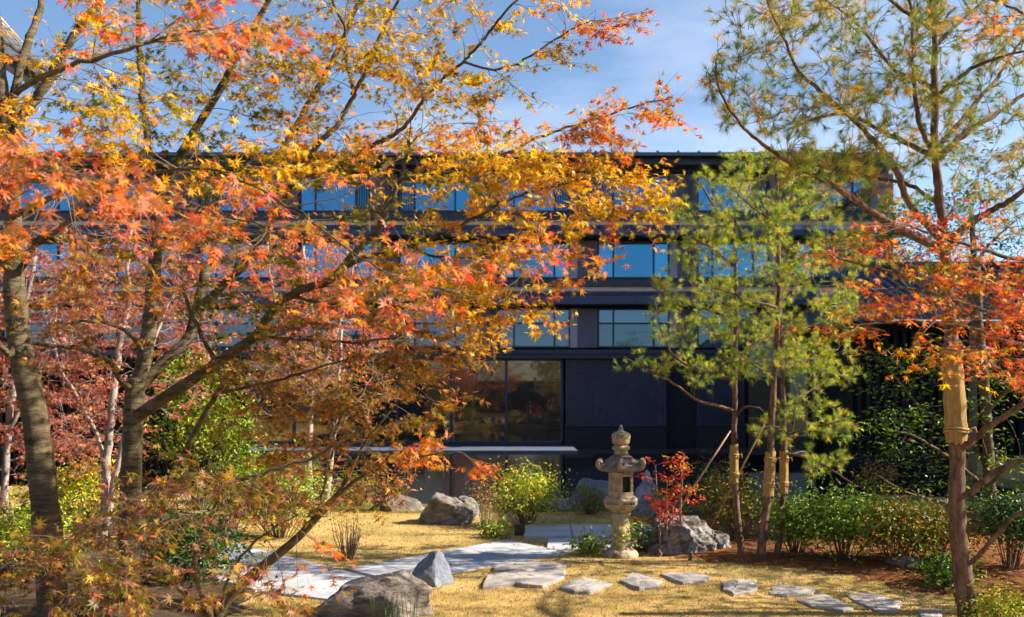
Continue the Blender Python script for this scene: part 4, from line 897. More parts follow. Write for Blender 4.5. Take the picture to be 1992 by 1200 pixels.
# 3. thick trunk at the left edge, orange leaves close to the eye
b0 = P(103, 1235, 6.6); b0.z = float(gz(b0.x, b0.y))
mp3 = Plant(thing('maple_tree', 'thick-trunked orange maple at the left edge with leaves close by', 'tree', b0), M['bark_maple'], M['bark_twig'], 3)
c, r = limb(([(106, 1260, 6.6), (98, 1100, 6.6), (84, 950, 6.6), (66, 800, 6.6), (48, 720, 6.6), (36, 650, 6.6), (28, 560, 6.6)], 29, 21)); r[:3] *= [1.2, 1.1, 1.03]; mp3.stem('trunk', c, r, 16)
sub(mp3, [([(28, 575, 6.6), (24, 480, 6.6), (26, 400, 6.6), (20, 300, 6.6), (6, 200, 6.6), (-5, 90, 6.6), (-20, -60, 6.6)], 20, 11),
 ([(22, 290, 6.6), (50, 220, 6.6), (90, 165, 6.6), (120, 110, 6.6), (150, 60, 6.6), (195, 0, 6.6), (250, -90, 6.6)], 13, 6), ([(16, 262, 6.6), (34, 150, 6.7), (55, 80, 6.8), (72, 40, 6.9), (90, -40, 7.0)], 10, 6),
 ([(30, 540, 6.6), (48, 508, 6.5), (70, 475, 6.4), (115, 445, 6.2), (170, 400, 6.0), (240, 360, 5.7), (330, 330, 5.2), (420, 330, 4.7)], 8, 2.6), ([(36, 640, 6.6), (20, 690, 6.5), (-10, 660, 6.3), (-60, 600, 6.0)], 9, 4),
 ([(26, 420, 6.6), (80, 395, 6.0), (130, 370, 5.0), (140, 350, 4.2), (120, 335, 3.5)], 7, 2.2), ([(6, 200, 6.6), (80, 150, 6.0), (200, 110, 5.0), (300, 80, 4.3), (380, 60, 3.8)], 7, 2.2), ([(240, 360, 5.7), (330, 400, 5.0), (430, 420, 4.4), (520, 440, 4.1)], 3.5, 1.8),
 ([(420, 330, 4.7), (560, 400, 4.5), (700, 500, 4.4), (800, 550, 4.3), (900, 570, 4.3)], 2.6, 1.2)])
for (cx, cy, rx, ry, y0, y1, n, pal, ang) in [(110, 330, 130, 60, 3.0, 4.2, 15, 'hot', 0), (70, 330, 100, 80, 3.6, 5.6, 14, 'hot', 0), (240, 380, 110, 70, 3.8, 5.4, 10, 'hot', 0), (330, 40, 170, 70, 3.4, 4.6, 10, 'hot', 0), (430, 60, 100, 60, 3.6, 4.8, 5, 'hot', 0), (130, 60, 150, 90, 4.5, 7, 13, 'gold', 0),
  (110, 190, 120, 80, 5, 7.2, 13, 'gold', 0), (270, 230, 160, 90, 4.8, 6.6, 15, 'yellow', 0), (460, 430, 110, 60, 3.9, 5.2, 15, 'hot', 0), (420, 320, 140, 60, 4.6, 6, 13, 'gold', 0), (800, 560, 130, 60, 4.1, 5.0, 10, 'hot', 0), (960, 500, 90, 60, 4.3, 5.0, 5, 'hot', 0), (900, 250, 110, 50, 4.6, 5.4, 4, 'orange', 0), (600, 300, 90, 50, 4.6, 5.6, 6, 'orange', 0), (180, 520, 170, 70, 4.6, 6.6, 16, 'brown', 0), (60, 470, 80, 60, 4.6, 6.4, 8, 'orange', 0)]:
    mp3.grow(ell(cx, cy, rx, ry, y0, y1, n, mp3.g, ang), pal, rmax=.007)
hand_leaves(mp3, .043, 18)

# 4. maple standing just outside the right edge
b0 = Vector((4.9, 6.9, 0)); b0.z = float(gz(4.9, 6.9))
mp4 = Plant(thing('maple_tree', 'fiery red and orange maple branches reaching in from the right edge', 'tree', b0), M['bark_maple'], M['bark_twig'], 4)
c = catmull([(4.9, 6.9, -.1), (4.85, 6.9, .8), (4.7, 6.85, 1.7), (4.6, 6.8, 2.3)], 6); mp4.stem('trunk', c, np.linspace(.10, .07, len(c)), 10)
def wl(px, py, Y): return (px, py, Y)
sub(mp4, [([(2310, 690, 6.8), (2200, 650, 6.6), (2080, 640, 6.4), (1980, 625, 6.2), (1900, 600, 6.1), (1820, 570, 6.0), (1740, 560, 6.0)], 12, 2), ([(2310, 690, 6.8), (2180, 560, 6.6), (2060, 520, 6.4), (1960, 500, 6.2), (1860, 470, 6.2), (1770, 440, 6.2)], 9, 1.8),
 ([(2080, 640, 6.4), (1990, 670, 6.1), (1900, 640, 6.0), (1800, 625, 5.9), (1700, 630, 5.9), (1640, 640, 5.9)], 5, 1.4), ([(2200, 650, 6.6), (2080, 700, 6.2), (1990, 700, 5.9), (1930, 680, 5.8)], 5, 1.6), ([(2310, 690, 6.8), (2240, 400, 6.6), (2120, 180, 6.4), (2030, 60, 6.3), (1960, 10, 6.2), (1890, -10, 6.2)], 8, 1.6)])
for pts in ([(4.6, 6.8, 2.3), (5.4, 7.6, 3.2), (6.4, 8.8, 4.0), (7.2, 10.2, 4.5)], [(4.65, 6.8, 2.1), (6.0, 7.4, 3.0), (7.4, 8.2, 3.6), (8.6, 9.0, 3.9)], [(6.4, 8.8, 4.0), (7.4, 9.6, 4.8), (8.4, 11.0, 5.2)]):  # limbs and sprays out of view, added to streak the lawn with shadow
    c = catmull(pts, 6); mp4.stem('branch', c, np.linspace(.045, .014, len(c)), 8)
mp4.grow(np.stack([mp4.g.uniform(5.9, 9.4, 210), mp4.g.uniform(8.6, 11.8, 210), mp4.g.uniform(2.4, 5.8, 210)], 1), 'fire', rmax=.014)
_y = mp4.g.uniform(8.8, 12.0, 170); mp4.grow(np.stack([_y*.56 + mp4.g.uniform(.3, 3.0, 170), _y, mp4.g.uniform(1.6, 4.2, 170)], 1), 'fire', rmax=.014)  # more unseen sprays, hung low to dapple the front lawn
for (cx, cy, rx, ry, y0, y1, n, pal, ang) in [(1800, 560, 170, 50, 5.6, 6.4, 24, 'fire', 0), (1900, 600, 120, 70, 5.3, 6.3, 26, 'fire', 0), (1960, 670, 60, 70, 5.0, 6.0, 18, 'fire', 0), (1760, 450, 130, 45, 5.8, 6.5, 15, 'fire', 5), (1720, 630, 110, 30, 5.6, 6.2, 10, 'fire', 0), (1850, 520, 130, 40, 5.7, 6.4, 12, 'green', 0), (1950, 530, 60, 50, 5.4, 6.3, 9, 'fire', 0), (1950, 30, 60, 30, 6.0, 6.5, 5, 'orange', 0), (1860, 690, 80, 40, 5.5, 6.1, 8, 'gold', 0), (1650, 480, 50, 30, 6.0, 6.5, 3, 'fire', 0), (1860, 430, 60, 30, 6, 6.5, 4, 'fire', 0)]:
    mp4.grow(ell(cx, cy, rx, ry, y0, y1, n, mp4.g, ang), pal)
hand_leaves(mp4, .036, 19)

# 5. background maples with pale trunks
def back_maple(label, trunks, regs, pal, seed, size=.052, per=20, bark='bark_pale'):
    y = trunks[0][0][0][2]; b0 = P(trunks[0][0][0][0], trunks[0][0][0][1], y); b0.z = float(gz(b0.x, b0.y))
    pl = Plant(thing('maple_tree', label, 'tree', b0), M[bark], M['bark_pale'], seed)
    for i, s in enumerate(trunks):
        s = ([(a, b, c) for a, b, c in s[0]], s[1], s[2]); c, r = limb(s, 6, .008, seed*7+i)
        if i == 0: c[0, 2] = b0.z - .08
        pl.stem('trunk' if i == 0 else 'branch', c, r, 8)
    for (cx, cy, rx, ry, y0, y1, n) in regs: pl.grow(ell(cx, cy, rx, ry, y0, y1, int(n*2.0), pl.g), pal, rmax=.014, tip=.0028, step=.2)
    pos, fr, sz, col = maple_leaves(pl, size, per, T5, spread=.24)
    tree_done(pl, 'crown', pos, fr, sz, col, T5, M['leaf']); pl.finish_twigs(); localise(pl.root); return pl.root
rm1 = back_maple('pinkish red maple with pale twin stems right behind the main fork', [([(198, 1075, 13.0), (206, 940, 13.0), (212, 850, 13.0), (222, 760, 13.0), (236, 650, 13.0), (248, 590, 13.0), (250, 480, 13.0), (262, 400, 13)], 10, 4), ([(204, 1030, 13.0), (230, 900, 12.9), (262, 780, 12.8), (300, 660, 12.8), (340, 560, 12.8)], 7, 3), ([(206, 920, 13.0), (190, 850, 13.1), (165, 800, 13.2), (120, 720, 13.2), (90, 620, 13.2)], 5, 2.5)],
 [(250, 520, 190, 110, 12, 14, 60), (130, 640, 130, 130, 12, 14, 46), (260, 700, 150, 120, 12, 14, 34), (90, 780, 110, 110, 12, 14, 30), (340, 600, 110, 100, 12.4, 14, 26)], 'pinkred', 5)
rm2 = back_maple('red maple with several pale stems at the left edge', [([(5, 1020, 14.5), (15, 850, 14.5), (30, 720, 14.5), (45, 620, 14.5), (70, 500, 14.5)], 9, 4), ([(15, 850, 14.5), (60, 740, 14.4), (95, 680, 14.3), (110, 600, 14.2)], 5, 2.5)],
 [(60, 560, 140, 130, 13.5, 15.5, 40), (60, 760, 130, 120, 13.5, 15.5, 40), (200, 830, 90, 90, 13.5, 15.5, 22), (120, 900, 110, 60, 13.5, 15.5, 20)], 'pinkred', 6)
rm3 = back_maple('pale orange-red maple fine twigged in front of the hotel', [([(600, 1000, 20.0), (600, 880, 20.0), (606, 760, 20.0), (612, 650, 20.0), (600, 560, 20.0), (590, 480, 20)], 7, 3), ([(606, 760, 20.0), (650, 660, 20.0), (680, 560, 20.0), (690, 480, 20.0)], 4, 2), ([(606, 780, 20), (560, 660, 20.2), (530, 560, 20.2), (520, 470, 20.2)], 4, 2)],
 [(610, 520, 120, 80, 19, 21, 60), (560, 600, 110, 110, 19, 21, 48), (680, 600, 80, 100, 19, 21, 36), (620, 690, 130, 80, 19, 21, 34)], 'redorange', 7, .055, 20)
rm4 = back_maple('thin pale-barked maple by the pond under the golden limbs', [([(634, 985, 16.2), (640, 920, 16.2), (646, 860, 16.2), (656, 790, 16.2), (660, 720, 16.2), (664, 640, 16.2)], 7.5, 3), ([(646, 850, 16.2), (680, 800, 16.2), (710, 760, 16.2)], 4, 2)],
 [(680, 720, 110, 80, 15.4, 17, 36), (560, 740, 110, 80, 15.4, 17, 30), (740, 800, 60, 50, 15.5, 17, 10)], 'brown', 8, .052, 18)
# the same garden goes on behind the camera: what the lobby glass mirrors
def copy_tree(o, loc, rz, label, group):
    def rec(q_, parent):
        c = q_.copy(); COL.objects.link(c); c.parent = parent
        for ch in q_.children: rec(ch, c)
        return c
    c = rec(o, None); c.location = loc; c.rotation_euler.z = rz; c['label'] = label; c['group'] = group; return c
# ------------------------------------------------------------------ pines
def needles(pl, n_per, length, width, pal, spread=1.0):
    g = pl.g; S = pl.sprays; n = len(S)*n_per
    c = np.repeat(np.array([s[0] for s in S]), n_per, 0); d = np.repeat(np.array([s[1] for s in S]), n_per, 0)
    back = g.uniform(0, 1, (n, 1)); st = c - d*back*length*.55
    v = g.normal(0, 1, (n, 3)); v -= d*np.sum(v*d, 1, keepdims=True); v /= np.maximum(np.linalg.norm(v, axis=1, keepdims=True), 1e-6)
    dr = d*g.uniform(.35, 1.1, (n, 1)) + v*g.uniform(.35, .95, (n, 1))*spread + [0, 0, .12]; dr /= np.linalg.norm(dr, axis=1, keepdims=True)
    L = length*g.uniform(.7, 1.15, (n, 1)); sd = np.cross(dr, g.normal(0, 1, (n, 3))); sd /= np.maximum(np.linalg.norm(sd, axis=1, keepdims=True), 1e-6)
    tip = st + dr*L; tip[:, 2] -= .08*L[:, 0]
    V = np.stack([st - sd*width/2, st + sd*width/2, tip], 1).reshape(-1, 3); T_ = np.arange(n*3).reshape(-1, 3)
    base = np.repeat(np.concatenate([colors(s[2], 1, g, .05) for s in S]), n_per, 0); C = np.clip(base*.7 + colors(pal, n, g)*.3, .004, 1)
    return V, T_, np.repeat(C, 3, 0)
def tufts(pl, extra, spread):
    """every spray becomes a small fan of tufts on short shoots"""
    g = pl.g; out = []
    for t, d, pal in pl.sprays:
        out.append((t, d, pal))
        for _ in range(extra):
            v = d*.5 + g.normal(0, .6, 3) + [0, 0, .35]; v /= np.linalg.norm(v); st = t - d*g.uniform(.02, .2); e = st + v*spread*g.uniform(.5, 1.3)
            pl.twigs.tube([st, (st+e)/2 + g.normal(0, .006, 3), e], [.003, .0025, .002], 3, cap=False); out.append((e, v, pal))
    pl.sprays = out
def wrap(root, c, rad, ropes, m=M['straw']):
    """straw matting bound round the trunk"""
    g = np.random.default_rng(3); n = 28; V = []; f = []; k = len(c)
    for i in range(k):
        for j in range(n):
            a = 2*math.pi*j/n; r_ = rad[i]*(1 + .035*math.sin(j*2.1) + g.normal(0, .018)); V.append((c[i][0]+r_*math.cos(a), c[i][1]+r_*math.sin(a), c[i][2] + (g.normal(0, .012) if i in (0, k-1) else 0)))
    for i in range(k-1):
        for j in range(n): a, b_ = i*n+j, i*n+(j+1) % n; f.append((a, b_, b_+n, a+n))
    o = MB().raw(V, f).build('straw_wrap', m, root, True)
    sg = np.sign(c[-1][2]-c[0][2])
    for t in ropes:
        i = min(k-1, int(t*(k-1))); p = c[i]; rr = rad[i]*1.05
        for dz in (-.012, .012):
            pts = [(p[0]+rr*math.cos(a), p[1]+rr*math.sin(a), p[2]+dz+.01*math.sin(2*a)) for a in np.linspace(0, 2*math.pi, 25)]; MB().tube(pts, [.0095]*25, 6).build('rope', M['rope'], o, True)
        MB().tube([(p[0]+rr, p[1]-.02, p[2]), (p[0]+rr*1.5, p[1]-.04, p[2]+.02), (p[0]+rr*1.75, p[1]-.03, p[2]-.03)], [.010, .011, .006], 6).build('rope_knot', M['rope'], o, True)
# big pine
b0 = P(1884, 1215, 8.7); b0.z = float(gz(b0.x, b0.y))
pn1 = Plant(thing('pine_tree', 'tall pine with straw-wrapped trunk at the right edge', 'tree', b0), M['bark_pine'], M['twig_pine'], 21)
c, r = limb(([(1886, 1225, 8.7), (1872, 1110, 8.7), (1862, 1000, 8.7), (1862, 860, 8.7), (1852, 700, 8.7), (1845, 600, 8.7), (1838, 500, 8.7), (1830, 400, 8.7), (1820, 300, 8.7), (1818, 150, 8.7), (1815, 0, 8.7), (1812, -150, 8.7), (1810, -330, 8.7)], 20.5, 3), 8, .004, 5); r *= 1 + .05*np.sin(np.arange(len(r))*1.7); pn1.stem('trunk', c, r, 14)
wc, wr = limb(([(1861, 862, 8.7), (1858, 790, 8.7), (1852, 700, 8.7), (1850, 680, 8.7)], 20.5, 19), 8); wrap(pn1.root, wc, wr, (.13, .93))
pn1.P = [np.concatenate(pn1.P)[56:]]; pn1.D = [np.concatenate(pn1.D)[56:]]; pn1.Rd = [np.concatenate(pn1.Rd)[56:]]
sub(pn1, [
 ([(1840, 490, 8.7), (1732, 435, 8.4), (1692, 410, 8.3), (1657, 385, 8.2), (1592, 345, 8.1), (1542, 320, 8.0), (1492, 287, 7.9), (1440, 240, 7.8), (1402, 180, 7.7), (1390, 120, 7.7)], 9, 1.8),
 ([(1836, 470, 8.7), (1772, 400, 8.6), (1747, 340, 8.5), (1727, 305, 8.5), (1692, 265, 8.4), (1652, 225, 8.3), (1592, 175, 8.2), (1552, 135, 8.2), (1532, 90, 8.1), (1505, 30, 8.1), (1480, -30, 8.0)], 8, 2),
 ([(1822, 305, 8.7), (1757, 275, 8.9), (1707, 250, 9.1), (1652, 222, 9.2), (1590, 230, 9.4), (1540, 250, 9.5)], 6.5, 2), ([(1822, 310, 8.7), (1792, 250, 8.5), (1782, 200, 8.4), (1777, 130, 8.3), (1774, 50, 8.2), (1765, -50, 8.1)], 6, 2.5),
 ([(1818, 175, 8.7), (1787, 155, 8.8), (1740, 135, 8.9), (1680, 60, 9.0), (1620, 10, 9.1), (1560, -20, 9.2)], 5.5, 1.8), ([(1817, 60, 8.7), (1760, 20, 8.5), (1700, -20, 8.4), (1600, -60, 8.3)], 5, 2), ([(1817, 90, 8.7), (1870, 40, 8.8), (1940, -20, 8.9)], 5, 2),
 ([(1838, 485, 8.7), (1872, 445, 8.6), (1917, 415, 8.5), (1957, 395, 8.4), (1992, 370, 8.3), (2060, 330, 8.2), (2130, 300, 8.2)], 9, 3), ([(1824, 310, 8.7), (1882, 255, 8.8), (1932, 225, 8.9), (1992, 185, 9.0), (2080, 140, 9.1)], 7.5, 2.5), ([(1822, 290, 8.7), (1907, 190, 9.0), (1942, 150, 9.2), (1972, 100, 9.3), (2020, 40, 9.4)], 5, 2), ([(1820, 190, 8.7), (1880, 140, 8.5), (1950, 110, 8.3), (2030, 90, 8.2)], 5, 2),
 ([(1830, 400, 8.7), (1770, 360, 8.9), (1700, 345, 9.1), (1620, 330, 9.3), (1560, 300, 9.5)], 5, 1.8), ([(1843, 560, 8.7), (1780, 540, 8.9), (1700, 520, 9.0), (1620, 500, 9.2)], 5, 1.6),
 ([(1866, 872, 8.7), (1885, 862, 8.6), (1917, 835, 8.5), (1992, 785, 8.3), (2060, 750, 8.2)], 8, 5), ([(1864, 970, 8.7), (1890, 955, 8.6), (1942, 915, 8.5), (1992, 895, 8.4), (2060, 880, 8.3)], 7, 5), ([(1868, 1100, 8.7), (1895, 1090, 8.6), (1922, 1060, 8.5), (1967, 1010, 8.4), (2005, 985, 8.3), (2060, 930, 8.2)], 5.5, 3.5)])
g = pn1.g
for (cx, cy, rx, ry, y0, y1, n) in [(1640, 110, 170, 130, 7.6, 9.6, 60), (1800, 90, 170, 130, 7.6, 9.6, 58), (1920, 130, 110, 150, 7.8, 9.6, 46), (1470, 60, 90, 70, 7.7, 8.4, 18), (1415, 170, 45, 90, 7.6, 8.0, 16), (1500, 220, 90, 70, 7.6, 8.8, 18), (1640, 250, 140, 80, 7.8, 9.6, 38), (1740, 250, 120, 90, 7.8, 9.6, 30), (1930, 300, 100, 90, 7.9, 9.4, 34), (1560, 330, 110, 50, 7.8, 9.0, 22), (1700, 380, 120, 70, 7.8, 9.4, 22), (1930, 420, 90, 60, 8, 9.4, 14), (1600, 30, 120, 50, 7.8, 9.4, 18), (1880, 20, 120, 40, 7.8, 9.4, 18), (1640, 490, 90, 40, 8.6, 9.4, 12)]:
    pn1.grow(ell(cx, cy, rx, ry, y0, y1, n, g), 'pine', rmax=.011, tip=.0024, step=.12, sag=-.35)
tufts(pn1, 4, .15); V, T_, C = needles(pn1, 46, .09, .0028, 'pine'); o = link('crown', tri_mesh('crown', V, T_, C, M['needle']), pn1.root); o['kind'] = 'stuff'; pn1.finish_twigs(); localise(pn1.root)

def small_pine(label, trunk, limbs, regs, wrapspec, seed, extra=6):
    b0 = G(trunk[0][0][0], trunk[0][0][1]); tr = ([(a, b, b0.y) for a, b in trunk[0]], trunk[1], trunk[2])
    pl = Plant(thing('pine_tree', label, 'tree', b0, 'young staked pines'), M['bark_pine'], M['twig_pine'], seed); c, r = limb(tr, 8, .004, seed); c[0, 2] -= .05; pl.stem('trunk', c, r, 10)
    sub(pl, [([(a, b, b0.y + dy_) for a, b, dy_ in L], r0, r1) for L, r0, r1 in limbs], sides=6)
    k0 = int(len(c)*.45); pl.P[0], pl.D[0], pl.Rd[0] = pl.P[0][k0:], pl.D[0][k0:], pl.Rd[0][k0:]
    for (cx, cy, rx, ry, n) in regs: pl.grow(ell(cx, cy, rx, ry, b0.y-1.0, b0.y+1.1, int(n*1.15), pl.g), 'pine_young', rmax=.010, tip=.0028, step=.14, sag=-.3)
    tufts(pl, extra, .13); V, T_, C = needles(pl, 34, .078, .0042, 'pine_young', 1.1); o = link('crown', tri_mesh('crown', V, T_, C, M['needle']), pl.root); o['kind'] = 'stuff'; pl.finish_twigs()
    wpts, w0, ropes = wrapspec; wc, wr = limb(([(a, b, b0.y) for a, b in wpts], w0, w0*.95), 6); wrap(pl.root, wc, wr, ropes); localise(pl.root); return pl.root
small_pine('young pine with one straw-wrapped stem and long left-reaching branches', ([(1443, 1078), (1434, 1000), (1429, 930), (1428, 860), (1430, 780), (1430, 700), (1432, 610), (1430, 500), (1432, 420)], 7.5, 3),
 [([(1429, 800, 0), (1400, 790, -.1), (1360, 780, -.2), (1300, 740, -.3), (1250, 715, -.4), (1215, 694, -.4)], 4, 1.5), ([(1430, 740, 0), (1370, 722, .2), (1320, 700, .3), (1292, 660, .3), (1275, 590, .3)], 4, 1.5), ([(1431, 620, 0), (1350, 592, -.2), (1292, 572, -.3), (1258, 543, -.4)], 3.5, 1.3), ([(1430, 690, 0), (1470, 670, .2), (1510, 640, .4)], 3, 1.3), ([(1431, 520, 0), (1380, 480, .3), (1320, 450, .5), (1290, 420, .6)], 3.2, 1.3), ([(1431, 470, 0), (1400, 420, -.3), (1370, 370, -.4), (1345, 340, -.5)], 3, 1.2), ([(1429, 810, 0), (1455, 790, -.2), (1490, 800, -.3)], 3, 1.2)],
 [(1262, 715, 60, 16, 7), (1345, 735, 60, 30, 9), (1330, 640, 70, 50, 18), (1290, 575, 45, 30, 8), (1400, 600, 70, 60, 20), (1360, 500, 70, 50, 16), (1320, 440, 60, 40, 10), (1400, 400, 60, 60, 16), (1440, 700, 60, 40, 10), (1470, 620, 50, 50, 10), (1440, 330, 50, 40, 7)], ([(1428, 940), (1428, 905), (1428, 866)], 8.5, (.3, .8)), 31)
small_pine('yellowish young pine with leaning wrapped trunk, left of the paired pines', ([(1478, 1092), (1489, 1000), (1498, 900), (1504, 770), (1512, 650), (1515, 550), (1512, 420), (1510, 310)], 9, 3),
 [([(1514, 600, 0), (1450, 580, -.2), (1390, 560, -.4)], 3.5, 1.3), ([(1514, 520, 0), (1580, 490, .2), (1640, 470, .4)], 3.5, 1.3), ([(1512, 430, 0), (1460, 400, -.2), (1420, 360, -.4)], 3, 1.3), ([(1511, 370, 0), (1570, 330, .3), (1610, 300, .4)], 3, 1.2), ([(1510, 660, 0), (1560, 640, .2), (1620, 620, .3)], 3.5, 1.3), ([(1506, 740, 0), (1470, 710, -.3), (1440, 690, -.4)], 3, 1.2)],
 [(1500, 380, 90, 60, 26), (1570, 440, 90, 60, 24), (1450, 480, 80, 60, 22), (1560, 560, 90, 60, 24), (1460, 590, 80, 50, 16), (1510, 320, 60, 25, 8), (1590, 340, 60, 50, 12), (1640, 500, 60, 50, 10), (1480, 700, 60, 40, 8)], ([(1494, 965), (1497, 920), (1499, 880)], 10.5, (.25, .85)), 32)
small_pine('young pine with straight wrapped trunk, right of the paired pines', ([(1512, 1086), (1519, 1000), (1525, 900), (1524, 800), (1522, 700), (1518, 600), (1520, 520)], 7, 3),
 [([(1524, 850, 0), (1560, 835, -.3), (1610, 825, -.5), (1650, 815, -.6)], 3.5, 1.2), ([(1522, 720, 0), (1570, 700, .3), (1630, 680, .5)], 3.5, 1.2), ([(1524, 880, 0), (1570, 890, -.2), (1620, 915, -.4), (1660, 940, -.4)], 3, 1.2), ([(1520, 630, 0), (1580, 600, -.3), (1640, 590, -.5)], 3.2, 1.2), ([(1524, 790, 0), (1560, 770, .3), (1600, 745, .5)], 3, 1.2)],
 [(1590, 640, 80, 50, 22), (1600, 720, 80, 40, 20), (1580, 800, 60, 30, 11), (1630, 830, 50, 20, 7), (1610, 905, 50, 26, 8), (1640, 590, 50, 40, 9), (1560, 690, 50, 40, 8), (1500, 830, 40, 30, 4), (1560, 860, 40, 20, 4)], ([(1524, 960), (1525, 920), (1525, 878)], 8.5, (.25, .85)), 33)
# bamboo stakes
for i, (a, b_, lab) in enumerate((((1262, 1070, 12.7), (1421, 838, 12.7), 'long thin stake slanting up to the single wrapped pine'), ((1360, 1060, 13.0), (1492, 815, 12.4), 'thin stake slanting up to the paired pines'))):
    p, e = P(*a), P(*b_); p.z = float(gz(p.x, p.y)) - .05; o = MB().tube([(0, 0, 0), *((Vector(e)-p)*t for t in (.33, .66, 1))], [.013, .0125, .012, .011], 7).build('stake', M['bamboo'], None, True); o.location = p; tag(o, lab, 'stake')

# ------------------------------------------------------------------ evergreen trees at the right
def broadleaf(label, trunk, r0, r1, limbs, regs, pal, seed, size=.075, per=17, bark='bark_maple', spread=.2, Yb=None):
    Yb = trunk[0][2]; b0 = P(*trunk[0]); b0.z = float(gz(b0.x, b0.y)); pl = Plant(thing('broadleaf_tree', label, 'tree', b0), M[bark], M['bark_twig'], seed)
    c, r = limb((trunk, r0, r1), 8, .006, seed); c[0, 2] = b0.z - .08; pl.stem('trunk', c, r, 10); sub(pl, limbs)
    for (cx, cy, rx, ry, y0, y1, n) in regs: pl.grow(ell(cx, cy, rx, ry, y0, y1, n, pl.g), pal, rmax=.014, tip=.003, step=.18)
    g = pl.g; S = pl.sprays; pos = []; nd = []; td = []
    for t, d, _ in S:
        p_ = t + g.normal(0, 1, (per, 3))*[spread*.75, spread*.75, spread*.22]; pos.append(p_); o_ = p_ - t; o_ /= np.maximum(np.linalg.norm(o_, axis=1, keepdims=True), .01)
        nd.append(np.array([0, 0, 1.0]) + g.normal(0, .45, (per, 3))); td.append(o_ + g.normal(0, .4, (per, 3)))
    pos = np.concatenate(pos); V, T_, C = scatter(BL, pos, frames(np.concatenate(nd), np.concatenate(td)), size*g.uniform(.7, 1.2, len(pos)), colors(pal, len(pos), g), g=g)
    o = link('crown', tri_mesh('crown', V, T_, C, M['leaf_green']), pl.root); o['kind'] = 'stuff'; pl.finish_twigs(); localise(pl.root); return pl.root
ev1 = broadleaf('dark green broadleaf tree with layered twigs behind the straw-wrapped trunk', [(1938, 1135, 13.20), (1930, 1000, 13.20), (1922, 870, 13.20), (1914, 740, 13.20), (1905, 640, 13.20), (1900, 520, 13.20)], 13, 8,
 [([(1925, 920, 13.20), (1880, 850, 13.32), (1800, 800, 13.44), (1730, 720, 13.56), (1690, 680, 13.56)], 5, 1.6), ([(1928, 960, 13.20), (1860, 900, 13.08), (1780, 850, 12.96), (1700, 830, 12.96)], 5, 1.6), ([(1930, 1000, 13.20), (1850, 980, 13.08), (1770, 960, 12.96), (1700, 920, 12.96)], 4.5, 1.5), ([(1918, 800, 13.20), (1960, 760, 13.08), (2020, 720, 12.96)], 5, 2), ([(1926, 940, 13.20), (1970, 900, 12.96), (2040, 870, 12.84)], 5, 2), ([(1914, 740, 13.20), (1860, 690, 13.44), (1800, 650, 13.68)], 4, 1.6)],
 [(1740, 720, 70, 50, 12.96, 14.40, 19), (1800, 800, 90, 60, 12.72, 14.40, 31), (1720, 830, 60, 40, 12.72, 13.92, 13), (1780, 900, 90, 50, 12.72, 14.16, 21), (1740, 960, 70, 40, 12.72, 13.92, 12), (1950, 740, 60, 60, 12.48, 14.16, 14), (1960, 860, 50, 60, 12.48, 13.92, 14), (1960, 980, 60, 60, 12.48, 13.68, 14), (1860, 960, 60, 50, 12.96, 14.40, 10), (1850, 720, 70, 40, 13.20, 14.88, 12)], 'leafgreen', 41)
broadleaf('taller green tree showing through the pine crown at right', [(1890, 1010, 19.0), (1892, 850, 19.0), (1893, 650, 19.0), (1894, 500, 19.0), (1890, 420, 19.0)], 10, 5,
 [([(1893, 560, 19.0), (1830, 500, 18.8), (1770, 450, 18.6), (1720, 420, 18.6)], 4, 1.6), ([(1893, 520, 19.0), (1930, 470, 19.0), (1975, 430, 19.0)], 4, 1.5)],
 [(1780, 440, 80, 60, 18, 20, 30), (1740, 500, 50, 40, 18, 20, 10), (1850, 400, 80, 40, 18, 20, 16), (1940, 460, 50, 40, 18, 20, 10), (1870, 330, 60, 50, 18, 20, 10)], 'leafgreen', 42, .09, 26, 'bark_twig', .28)

# ------------------------------------------------------------------ garden behind the camera for the lobby glass to mirror, soil and wall added
GROVE = [(-26, -26), (22, -26), (22, -2.5), (8, 1.5), (-6, 2.0), (-26, -1)]
sheet('grove_floor', GROVE, M['soil'], 0.03, 0.5)  # dark soil out of view, added to darken the mirrored ground
gw = thing('backdrop_wall', 'unseen dark wall added to hide the horizon mirrored in the lobby glass', 'wall', (0, -26, 0))  # added to block the bright horizon from the lobby glass
MB().box(-30, 26, -.15, .15, -.2, 3.6).build('wall', M['black_slat'], gw); MB().box(-30.1, 26.1, -.3, .3, 3.603, 3.75).build('coping', M['roof_tile'], gw)
for i, (x, y, a, k_) in enumerate(((-13, -7, 1.1, 0), (-10.5, -11, 2.4, 1), (-8, -6, 4.0, 2), (-5.5, -10, .5, 0), (-3.6, -6.5, 3.3, 1), (-1.2, -9.5, 5.1, 2), (1.4, -6.5, 2.0, 0), (3.8, -10, .2, 1), (6.2, -7, 4.4, 2), (9, -9, 1.9, 0), (-15.5, -10, .3, 2))):
    c = copy_tree((rm1, ev1, rm3)[k_], (x, y, 0), a, ('pink-leaved maple of the grove mirrored in the lobby glass', 'dark evergreen of the grove mirrored in the lobby glass', 'orange maple of the grove mirrored in the lobby glass')[k_], 'grove mirrored in the lobby glass'); c.scale = (1.35,)*3

